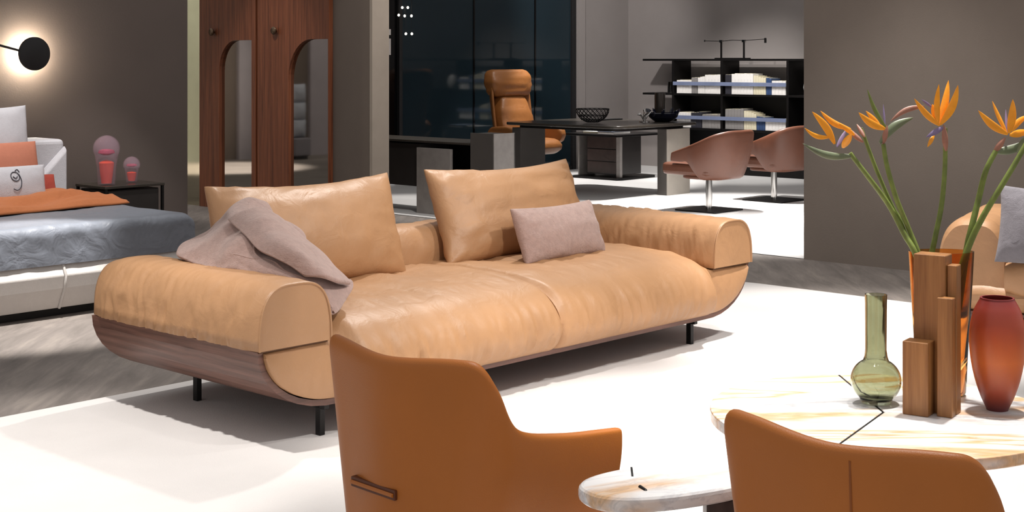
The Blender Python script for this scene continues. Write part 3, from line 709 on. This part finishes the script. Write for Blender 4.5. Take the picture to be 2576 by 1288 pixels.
vs = [(0.087, 1.618, 0.84), (-0.20, 1.618, 0.56), (-0.20, 1.618, 0.30), (0.087, 1.618, 0.30), (0.087, 1.585, 0.80), (-0.17, 1.585, 0.54), (-0.17, 1.585, 0.30), (0.087, 1.585, 0.30)]
mesh('headboard_flap', vs, [(0, 1, 2, 3), (4, 5, 6, 7), (0, 1, 5, 4), (1, 2, 6, 5), (2, 3, 7, 6), (3, 0, 4, 7)], 'bed_white', bed, bevel=0.01)
cushion('bed_pillow', 'large white bed pillow standing against the headboard, pointed corner up', 'pillow', 4.29, 8.46, 0.50, 12, 0.0, 0.64, 0.62, 0.20, 'bed_white', 0, 3, None, 0.006, 0.06)
cushion('bed_cushion', 'coral cushion between the two white bed pillows', 'pillow', 4.24, 8.28, 0.50, 16, 0.0, 0.66, 0.40, 0.15, 'coral', 0, 5, None, 0.004, 0.03)
fp = cushion('bed_pillow', 'white bed pillow with dark line drawing, nearest on the bed', 'pillow', 4.19, 8.09, 0.505, 20, 0.0, 0.62, 0.26, 0.14, 'bed_white', 0.1, 7, None, 0.003, 0.03)
for pts in ([(0.085+0.028*math.cos(t/10*2*PI), -0.0, 0.178+0.030*math.sin(t/10*2*PI)) for t in range(11)],
            [(0.113, 0, 0.19), (0.12, 0, 0.15), (0.11, 0, 0.11), (0.085, 0, 0.09), (0.06, 0, 0.10)],
            [(0.07, 0, 0.178), (0.085, 0, 0.165), (0.10, 0, 0.178)], [(0.095, 0, 0.215), (0.112, 0, 0.225), (0.12, 0, 0.205)]):
    P_ = []
    for x, _, z in curve_pts([Vector(p) for p in pts], 4):
        u = x/0.31; v = (z-0.13)/0.13; P_.append((x, -0.07*max(0, (1-u*u)*(1-v*v))**0.42-0.003, z))
    tube('drawn_line', P_, 0.0025, 'ink', fp, 6)
cushion('bed_cushion', 'dark red cushion lying low beside the headboard flap', 'pillow', 4.60, 8.40, 0.505, 40, -0.3, 0.24, 0.20, 0.06, 'red_cloth', 0, 8, None, 0.003, 0.03)
# orange throw across the bed, a rumpled band of cloth
NX, NY = 110, 34; vs = []
for i in range(NX+1):
    x = -1.30+1.305*i/NX
    for j in range(NY+1):
        t = j/NY; y = 0.60+0.10*sm(-1.2, 0, x)+0.52*t+0.03*nz(x*4, t*2)
        h = 0.040*sm(0, 0.08, t)*(0.45+0.55*ridge(x*2.2+t*1.5, t*2.6, 1.7))*sm(0, 0.12, 1-t)+0.045*max(0, ridge(x*1.6-t*2.2, t*1.6, 5))*sm(0.05, 0.3, t)*sm(0, 0.15, 1-t)
        h *= 0.55+0.45*sm(0.0, 0.25, -x); vs.append((x, y, 0.516+h))
fs = grid_faces(NX+1, NY+1)
bt = mesh('bed_throw', vs, fs, 'throw_orange', None, True, solid=0.008, fix=True); put(bt, 4.845, 7.05); tag(bt, 'crumpled orange throw lying across the blue bed cover', 'blanket')
# nightstand
ns = thing('nightstand', 'dark nightstand with glossy top beside the bed', 'nightstand', 5.239, 8.673)
box('top', -0.004, 0.47, -0.004, 0.384, 0.515, 0.533, 'dark_top', ns)
for x in (0.0, 0.448):
    for y in (0.0, 0.36): box('leg', x, x+0.018, y, y+0.018, 0, 0.515, 'black_metal', ns, 0.001)
box('cabinet', 0.03, 0.436, 0.025, 0.365, 0.12, 0.50, 'dark_unit', ns); box('drawer_front', 0.034, 0.432, 0.016, 0.0245, 0.32, 0.495, 'dark_unit', ns); box('drawer_front', 0.034, 0.432, 0.016, 0.0245, 0.125, 0.312, 'dark_unit', ns)
def glass_lamp(label, X, Y, R, H, coreh):
    t = bpy.data.objects.new('glass_vase', None); C.objects.link(t); t.location = (X, Y, 0.533); tag(t, label, 'ornament', 'glass ornaments on the nightstand')
    zc = H-R; pr = [(0.001, 0.0), (R*0.60, 0.0), (R*0.64, 0.004), (R*0.72, zc*0.5), (R*0.86, zc*0.8)]
    sph = [(R*math.cos(t), zc+R*math.sin(t)) for t in [-0.25+ (PI/2+0.25)*i/16 for i in range(17)]]
    pr += [(max(r_, 0.001), z_) for r_, z_ in sph]; wl_ = 0.004
    pr += [(max(r_-wl_, 0.001), z_-wl_*0.6) for r_, z_ in sph[::-1]]+[(R*0.86-wl_, zc*0.8), (R*0.72-wl_, zc*0.5), (R*0.64-wl_, 0.012), (0.001, 0.012)]
    lathe('glass_dome', pr, 'glass_clear', t, 36)
    lathe('red_core', [(R*0.38, 0.0125), (R*0.48, coreh*0.5), (R*0.56, coreh*0.93), (R*0.4, coreh), (0.003, coreh*1.06)], 'glass_red_core', t, 28)
    lathe('pink_ring', [(R*0.30, H*0.60), (R*0.62, H*0.64), (R*0.56, H*0.70), (R*0.30, H*0.72)], 'glass_pink_core', t, 28)
    return t
p1 = E(5.325, 8.80); p2 = E(5.555, 8.85)
glass_lamp('tall clear glass ornament with red core on the nightstand', p1.x, p1.y, 0.092, 0.345, 0.165)
glass_lamp('small clear glass ornament with red core on the nightstand', p2.x, p2.y, 0.060, 0.185, 0.075)
# wall lamp
wl = thing('wall_lamp', 'black disc wall lamp glowing against the taupe wall', 'lamp', 4.75, 9.10, 1.44)
px = PQ(-3.235, 9.73)[0]-4.78
dk = lathe('disc', [(0.10, 0), (0.113, 0.004), (0.1135, 0.02), (0.108, 0.026)], 'black_matte', wl, 48); dk.rotation_euler = (PI/2, 0, 0); dk.location = (px, -0.115, 0)
gl = lathe('diffuser', [(0.085, 0), (0.085, 0.008)], 'lamp_glow', wl, 40); gl.rotation_euler = (PI/2, 0, 0); gl.location = (px, -0.104, 0)
tube('arm', [(px-0.10, -0.12, 0.02), (px-0.35, -0.09, 0.085), (px-0.5, -0.03, 0.12), (px-0.5, 0.0, 0.12)], 0.008, 'black_matte', wl, 10)
lathe('wall_plate', [(0.05, 0), (0.05, 0.012)], 'black_matte', wl, 28).location = (px-0.5, 0.0, 0.12); wl.children[-1].rotation_euler = (PI/2, 0, 0)
tube('stem', [(px, -0.11, 0), (px, -0.09, 0)], 0.012, 'black_matte', wl, 10)
ld = bpy.data.lights.new('wall_lamp_light', 'POINT'); ld.energy = 22; ld.color = (1, 0.92, 0.76); ld.shadow_soft_size = 0.03
lo = bpy.data.objects.new('wall_lamp_light', ld); C.objects.link(lo); lo.parent = wl; lo.location = (px, -0.085, 0)

# ================================================================== OFFICE
# credenza with slab leg, tall end block
cr = thing('credenza', 'long low dark credenza on a steel slab leg', 'cabinet', 8.96, 8.87)
# local: y from 0 (near end) to 2.2 along e2, x depth
cr.location = E(*PQ(-0.378, 12.6))
box('top', 0.0, 0.45, 0.0, 2.3, 0.645, 0.665, 'dark_top', cr)
box('cabinet', 0.03, 0.42, 0.66, 2.2, 0.24, 0.63, 'dark_unit', cr); box('shelf', 0.03, 0.42, 0.02, 0.66, 0.24, 0.26, 'dark_unit', cr)
box('slab_leg', -0.012, 0.02, 0.224, 0.663, 0.0, 0.60, 'steel_slab', cr); box('slab_leg', 0.05, 0.40, 2.0, 2.03, 0, 0.24, 'steel_slab', cr); box('back_panel', 0.40, 0.42, 0.02, 0.66, 0.26, 0.645, 'black_matte', cr)
for i in range(3):
    b = box('book', 0, 0.16, 0, 0.20, 0, 0.018, 'book_grey' if i % 2 else 'book_white', None); b.location = E(*PQ(-0.378, 12.6))+E(0.05, 0.03, 0.262+0.0185*i); b.rotation_euler = (0, 0, PHI+0.1*i)
    tag(b, 'flat grey or white book lying in the open end of the credenza', 'book', 'books in the credenza')
pt = thing('end_block', 'tall square grey metal block at the near end of the credenza', 'cabinet', *PQ(-0.155, 12.4))
box('front_panel', 0.0, 0.263, 0.0, 0.012, 0, 0.756, 'steel_slab', pt, 0.002); box('side_panel', 0.0, 0.012, 0.0125, 0.29, 0, 0.756, 'graphite_slab', pt, 0.002)  # lit front and shaded side put into the panel colours
box('edge_highlight', 0.255, 0.2635, -0.002, 0.0, 0, 0.75, 'chrome', pt, 0); box('body', 0.0125, 0.26, 0.0125, 0.288, 0.01, 0.75, 'graphite_slab', pt, 0)  # chrome sliver stands in for the highlight along the right edge
# desk
dk = thing('desk', 'large dark desk with slab legs in the office', 'desk', 10.95, 8.80)
outline_slab('desk_top', rrect(0.0, 1.42, 0.0, 1.58, 0.16, 8), 0.715, 0.745, 'dark_top', dk, 0.01)
outline_slab('under_frame', rrect(0.10, 1.30, 0.10, 1.46, 0.12, 6), 0.685, 0.715, 'black_metal', dk, 0.004)
box('slab_leg', 0.88, 1.27, 0.05, 0.063, 0, 0.685, 'light_slab', dk, 0.002); box('slab_leg_core', 0.88, 1.27, 0.0635, 0.18, 0, 0.685, 'graphite_slab', dk, 0.002)
box('slab_leg', 0.12, 0.51, 1.40, 1.52, 0, 0.684, 'graphite_slab', dk, 0.002)
# low return with drawer pedestal
rt = thing('drawer_pedestal', 'low dark drawer pedestal with a shelf top behind the desk', 'cabinet', *PQ(1.254, 16.6))
box('body', 0.0, 0.41, 0.012, 0.49, 0.06, 0.50, 'dark_unit', rt)
for z in (0.07, 0.215, 0.36): box('drawer', -0.012, -0.0005, 0.05, 0.485, z, z+0.135, 'drawer_wood', rt, 0.002)
box('corner_post', -0.016, 0.03, -0.01, 0.045, 0.0, 0.5, 'steel_slab', rt, 0.002); box('shelf_top', -0.15, 0.75, -0.08, 0.75, 0.505, 0.53, 'black_metal', rt); box('base_plate', -0.12, 0.6, -0.05, 0.62, 0.0, 0.03, 'black_metal', rt)
box('side_panel', 0.0, 0.30, 0.62, 0.64, 0.03, 0.505, 'steel_slab', rt)
mg = thing('magazine', 'pale blue magazine lying on the low shelf under the desk', 'magazine', *PQ(1.254, 16.6), 0.53)
box('cover', 0.0, 0.32, 0.1, 0.34, 0.024, 0.03, 'paper_blue', mg, 0.001); box('pages', 0.003, 0.318, 0.102, 0.338, 0, 0.024, 'book_white', mg, 0.001)
mg = thing('magazine', 'white magazine beside the blue one on the low shelf', 'magazine', *PQ(1.254, 16.6), 0.53)
box('cover', 0.04, 0.30, 0.36, 0.60, 0.016, 0.02, 'book_white', mg, 0.001); box('pages', 0.043, 0.298, 0.362, 0.598, 0, 0.016, 'book_cream', mg, 0.001)
# wire bowl
wbo = thing('wire_bowl', 'dark openwork bowl on the desk', 'bowl', *PQ(0.83, 14.75), 0.745)
R = 0.172
for k_ in range(22):
    a = 2*PI*k_/22
    for s_ in (1, -1):
        tube('wire', [(R*math.cos(t)*math.cos(a+s_*t*0.9), R*math.cos(t)*math.sin(a+s_*t*0.9), 0.145*(1-math.sin(t))+0.003) for t in [0, 0.25, 0.5, 0.75, 1.0, 1.2]], 0.003, 'black_metal', wbo, 5)
for t in (0.0, 0.5, 1.2): tube('hoop', [(R*math.cos(t)*math.cos(2*PI*i/32), R*math.cos(t)*math.sin(2*PI*i/32), 0.145*(1-math.sin(t))+0.003) for i in range(33)], 0.004, 'black_metal', wbo, 6)
# desk ornaments
def deskpt(x, Y): return ((x-1288)/3600*Y, Y)
nb = thing('glass_bowl', 'glossy navy glass bowl on the desk', 'bowl', *PQ(*deskpt(1668, 15.1)), 0.745)
lathe('bowl', [(0.06, 0), (0.10, 0.01), (0.15, 0.05), (0.165, 0.09), (0.155, 0.095), (0.13, 0.055), (0.07, 0.02)], 'glossy_navy', nb, 32)
for i in range(5):
    a = 2*PI*i/5; leaf('petal_rim', (0.12*math.cos(a), 0.12*math.sin(a), 0.07), (0.19*math.cos(a), 0.19*math.sin(a), 0.14), 0.04, 'glossy_navy', nb)
cs = thing('chrome_figure', 'small chrome sculpture on the desk beside the navy bowl', 'sculpture', *PQ(*deskpt(1621, 15.0)), 0.745)
lathe('base', [(0.055, 0), (0.055, 0.008), (0.015, 0.015)], 'chrome', cs, 24)
for i in range(5):
    a = 2*PI*i/5; tube('branch', curve_pts([(0, 0, 0.01), (0.03*math.cos(a), 0.03*math.sin(a), 0.06), (0.075*math.cos(a+0.6), 0.075*math.sin(a+0.6), 0.07+0.01*i)], 5), [0.008]*10+[0.012], 'chrome', cs, 8)
lathe('finial', [(0.01, 0.02), (0.016, 0.06), (0.008, 0.10), (0.014, 0.125), (0.002, 0.14)], 'chrome', cs, 16)
cv = thing('cylinder_vase', 'dark smoky cylinder vase standing behind the navy bowl', 'vase', *PQ(*deskpt(1660, 15.25)), 0.745)
lathe('cylinder', [(0.055, 0), (0.057, 0.005), (0.057, 0.30), (0.052, 0.30), (0.050, 0.012)], 'dark_top', cv, 32)
dp = thing('desk_pad', 'flat black tray lying on the desk behind the openwork bowl', 'tray', *PQ(0.98, 15.6), 0.745); outline_slab('tray', rrect(-0.2, 0.2, -0.14, 0.14, 0.02), 0, 0.012, 'black_matte', dp, 0.002); outline_slab('inset', rrect(-0.18, 0.18, -0.12, 0.12, 0.015), 0.0122, 0.015, 'dark_unit', dp, 0)
# swivel chairs facing the desk (+q)
def swivel(label, X, Y):
    p, q = PQ(X, Y); r = thing('swivel_chair', label, 'chair', p, q, 0.004, 0, 'brown leather swivel chairs')
    half = [((0.280, 0.22, 0.465), (0.288, 0.215, 0.50), (0.295, 0.20, 0.545)),
            ((0.280, 0.10, 0.462), (0.292, 0.11, 0.51), (0.302, 0.10, 0.580)),
            ((0.280, 0.02, 0.455), (0.296, 0.02, 0.52), (0.309, 0.01, 0.610)),
            ((0.235, -0.08, 0.31), (0.30, -0.08, 0.47), (0.318, -0.09, 0.650)),
            ((0.20, -0.20, 0.31), (0.265, -0.235, 0.50), (0.290, -0.26, 0.725)),
            ((0.11, -0.26, 0.31), (0.15, -0.31, 0.51), (0.175, -0.345, 0.755))]
    cols = [tuple(Vector((-x, y, z)) for x, y, z in c) for c in half]
    cols += [(Vector((0, -0.27, 0.31)), Vector((0, -0.325, 0.51)), Vector((0, -0.36, 0.757)))]
    cols += [tuple(Vector(t) for t in c) for c in half[::-1]]
    shell('backrest_shell', cols, 'leather_brown', r, 0.05, 5, 8, 2)
    outline_slab('seat', rrect(-0.285, 0.285, -0.22, 0.36, 0.08, 6), 0.335, 0.445, 'leather_brown', r, 0.035)
    outline_slab('seat_pan', rrect(-0.225, 0.225, -0.25, 0.18, 0.10, 6), 0.300, 0.334, 'leather_brown', r, 0.012)
    tube('post', [(0, 0, 0.012), (0, 0, 0.30)], 0.030, 'chrome', r, 20)
    bp = outline_slab('base_plate', rrect(-0.23, 0.23, -0.23, 0.23, 0.02, 3), 0, 0.014, 'black_metal', r, 0.003)
    return r
swivel('brown leather swivel chair on square base, nearer of the pair', 1.825, 13.26)
swivel('brown leather swivel chair on square base, cut by the right wall', 2.60, 14.2)
# lounge chair behind the desk, facing -q
lc = thing('lounge_chair', 'caramel leather lounge chair with high headrest behind the desk', 'chair', 11.80, 10.85, 0.004)
def puff(name, x0, x1, y0, y1, z0, z1, r, mat, parent, taper=(1, 1), amp=0.008, seed=0, tilt=0.0):
    vs = []; NZ = 22; pts0 = rrect(-1, 1, -1, 1, 0.55, 5)
    for i in range(NZ+1):
        t = i/NZ; e = math.sin(PI*min(1, max(0, t)))**0.35 if 0 < t < 1 else 0.0
        w_ = (x1-x0)/2*(taper[0]+(taper[1]-taper[0])*t)*(0.72+0.28*e); d = (y1-y0)/2*(0.35+0.65*e)
        for a, b in pts0:
            nn = amp*(nz(a*2+seed, b*2, t*5)+0.7*ridge(a*4+seed, t*3, b)); vs.append(((x0+x1)/2+a*(w_+nn), (y0+y1)/2+b*(d+nn)+tilt*(t-0.5)*(z1-z0), z0+(z1-z0)*t))
    m = len(pts0); return mesh(name, vs, grid_faces(NZ+1, m, False, True)+[tuple(range(m))[::-1], tuple(range(NZ*m, NZ*m+m))], mat, parent, True)
puff('headrest', -0.325, 0.325, 0.10, 0.33, 0.98, 1.285, 0.05, 'leather_caramel', lc, (0.96, 1.0), 0.01, 2, 0.1)
puff('back_cushion', -0.29, 0.29, 0.02, 0.25, 0.42, 1.00, 0.05, 'leather_caramel', lc, (1.0, 0.74), 0.016, 6, 0.25)
shell('back_shell', [tuple(Vector(v) for v in c) for c in [((-0.29, 0.06, 0.40), (-0.31, 0.12, 0.7), (-0.30, 0.18, 1.22)), ((-0.2, 0.20, 0.38), (-0.2, 0.25, 0.75), (-0.2, 0.34, 1.26)), ((0, 0.22, 0.38), (0, 0.27, 0.75), (0, 0.36, 1.27)), ((0.2, 0.20, 0.38), (0.2, 0.25, 0.75), (0.2, 0.34, 1.26)), ((0.29, 0.06, 0.40), (0.31, 0.12, 0.7), (0.30, 0.18, 1.22))]], 'leather_caramel', lc, 0.03, 4, 8, 1)
puff('seat', -0.30, 0.30, -0.42, 0.14, 0.34, 0.52, 0.05, 'leather_caramel', lc, (0.95, 1.0), 0.008, 4)
for s_ in (-1, 1):
    puff('armrest', s_*0.37-0.055, s_*0.37+0.055, -0.30, 0.16, 0.45, 0.66, 0.03, 'leather_caramel', lc, (1, 1), 0.006, 8+s_)
tube('post', [(0, -0.12, 0.05), (0, -0.12, 0.35)], 0.03, 'chrome', lc, 16)
for k_ in range(4):
    a = k_*PI/2+0.4; tube('foot', [(0, -0.12, 0.06), (0.30*math.cos(a), -0.12+0.30*math.sin(a), 0.02)], [0.02, 0.012], 'chrome', lc, 8)
# bookshelf along q against the office wall
bs = thing('bookshelf', 'low black open bookshelf against the grey office wall', 'bookshelf', 14.52, 7.2)
# local x depth (0..0.36), local y along q
Y0, Y1 = -2.0, 0.0
xe = lambda px_: None
qL = PQ(1.7, 18.3)[1]-7.2; qR = PQ(3.39, 16.7)[1]-7.2
ytop = qL+0.02
box('top_shelf', 0.0, 0.38, qR-0.9, ytop, 1.385, 1.41, 'black_metal', bs); box('middle_shelf', 0.0, 0.38, qR-0.9, ytop, 0.955, 0.98, 'black_metal', bs)
def qat(px_, p=14.52):
    r_ = (px_-1288)/3600; Yw = p/(r_*CP+SP); return PQ(r_*Yw, Yw)[1]-7.2
box('lower_shelf', 0.0, 0.38, qR-0.9, qat(1690)+0.02, 0.53, 0.555, 'black_metal', bs); box('plinth', 0.02, 0.38, qR-0.9, qat(1690), 0.0, 0.10, 'black_metal', bs)
for a in (1690, 1812, 1978): y = qat(a); box('upright', 0.0, 0.37, y-0.03, y, 0.10, 1.385, 'black_metal', bs)
box('back_panel', 0.36, 0.375, qR-0.9, qat(1690), 0.10, 0.955, 'black_matte', bs)
for z in (1.08, 0.66): box('rail', -0.012, 0.0, qat(1978), qat(1694), z, z+0.045, 'bar_blue', bs, 0.002)
def book(px0, px1, z, h, mat, label, group):
    y0, y1 = qat(px1), qat(px0); d = random.uniform(0.19, 0.22)
    o = bpy.data.objects.new('book', None); C.objects.link(o); o.location = E(14.52, 7.2)+E(0.02, (y0+y1)/2, z); o.rotation_euler = (0, 0, PHI); tag(o, label, 'book', group)
    wd = (y1-y0)/2-0.0008
    box('cover', 0, d, -wd, wd, 0, h, mat, o, 0.001); box('pages', 0.004, d+0.003, -wd+0.003, wd-0.003, h, h+0.002, 'book_cream', o, 0)
U, Lw = 'books on the upper shelf of the bookshelf', 'books on the lower shelf of the bookshelf'
def run(px0, px1, n, z, h0, h1, mat, label, group):
    for i in range(n): book(px0+(px1-px0)*i/n, px0+(px1-px0)*(i+1)/n, z, h0+(h1-h0)*(i/max(1, n-1))+random.uniform(-0.006, 0.006), mat, label, group)
run(1700, 1737, 5, 0.98, 0.165, 0.165, 'book_white', 'low white book at the left end of the upper bookshelf row', U)
run(1737, 1751, 2, 0.98, 0.20, 0.20, 'book_grey', 'grey book between white ones at the left of the upper bookshelf row', U)
run(1753, 1770, 3, 0.98, 0.20, 0.21, 'book_white', 'white book just right of the grey ones in the upper bookshelf row', U)
run(1771, 1810, 5, 0.98, 0.225, 0.24, 'book_white', 'taller white book left of the bookshelf upright, upper row', U)
run(1822, 1837, 2, 0.98, 0.235, 0.235, 'book_dark', 'dark book just right of the middle upright, upper row', U)
run(1838, 1892, 7, 0.98, 0.25, 0.25, 'book_white', 'tallest white book in the middle bay of the upper bookshelf row', U)
run(1893, 1924, 5, 0.98, 0.225, 0.205, 'book_cream', 'cream book right of the tallest white ones, upper bookshelf row', U)
run(1925, 1938, 2, 0.98, 0.20, 0.19, 'book_blue', 'blue book in the upper bookshelf row', U)
run(1939, 1974, 4, 0.98, 0.165, 0.165, 'book_white', 'low white book at the right end of the upper bookshelf row', U)
run(1700, 1735, 5, 0.555, 0.19, 0.18, 'book_white', 'white book at the left end of the lower bookshelf row', Lw)
run(1736, 1762, 4, 0.555, 0.19, 0.20, 'book_dark', 'dark book in the left bay of the lower bookshelf row', Lw)
run(1764, 1810, 6, 0.555, 0.17, 0.17, 'book_grey', 'grey book left of the middle upright, lower row', Lw)
run(1822, 1868, 6, 0.555, 0.245, 0.245, 'book_grey', 'tall grey book in the middle of the lower bookshelf row', Lw)
run(1869, 1900, 5, 0.555, 0.225, 0.19, 'book_cream', 'cream book right of the tall grey ones, lower bookshelf row', Lw)
run(1901, 1922, 3, 0.555, 0.17, 0.16, 'book_blue', 'blue book in the lower bookshelf row', Lw)
run(1923, 1974, 6, 0.555, 0.14, 0.14, 'book_white', 'low white book at the right end of the lower bookshelf row', Lw)
ev = lathe('ceramic_vase', [(0.05, 0), (0.07, 0.03), (0.085, 0.09), (0.075, 0.15), (0.05, 0.19), (0.045, 0.2)], 'ceramic_white', None, 28); ev.location = E(14.52, 7.2)+E(0.15, qat(2022), 0.98); tag(ev, 'white ceramic vase at the right end of the bookshelf', 'vase')
sv = thing('glass_cylinder', 'small clear glass beaker on the overhanging end of the middle shelf', 'vase', 14.60, 7.2+qat(1678), 0.98); lathe('beaker', [(0.04, 0), (0.042, 0.004), (0.042, 0.14), (0.039, 0.14), (0.037, 0.01)], 'glass_smoke', sv, 24)
# balance sculpture on top of the shelf
bl = thing('balance_sculpture', 'thin black double-post balance sculpture on top of the bookshelf', 'sculpture', 14.60, 7.2+qat(1834), 1.41)
ya, yb = qat(1805)-qat(1834), qat(1862)-qat(1834)
box('base', -0.06, 0.06, yb-0.06, ya+0.06, 0, 0.012, 'black_metal', bl)
for y in (ya, yb):
    box('post', -0.008, 0.008, y-0.010, y+0.010, 0.012, 0.225, 'black_metal', bl, 0.001)
    box('clamp', -0.015, 0.015, y-0.022, y+0.022, 0.20, 0.232, 'chrome', bl, 0.003)
tube('beam', [(0, qat(1762)-qat(1834), 0.222), (0, ya, 0.216), (0, 0, 0.228), (0, yb, 0.222), (0, qat(1916)-qat(1834), 0.236)], 0.004, 'black_metal', bl, 6)
box('weight', -0.012, 0.012, qat(1916)-qat(1834)-0.01, qat(1916)-qat(1834)+0.01, 0.19, 0.25, 'black_metal', bl); box('weight', -0.01, 0.01, qat(1764)-qat(1834)-0.01, qat(1764)-qat(1834)+0.01, 0.21, 0.235, 'chrome', bl)
# pendant lights in front of the black glass
for i, (x, y) in enumerate([(1012, 19), (1026, 19), (1003, 38), (1018, 40), (1035, 40), (1021, 85), (1036, 85)]):
    t = bpy.data.objects.new('pendant_bulb', None); C.objects.link(t); P_ = at(x, y, 15.7); t.location = P_
    tag(t, 'tiny glowing bulb of the pendant cluster before the black glass', 'lamp', 'pendant bulbs before the dark glass')
    lathe('globe', [(0.003, -0.013), (0.009, -0.010), (0.013, 0), (0.009, 0.010), (0.003, 0.013)], 'bulb', t, 14)
    tube('cord', [(0, 0, 0.014), (0, 0, 3.7-P_.z)], 0.0015, 'black_matte', t, 5)
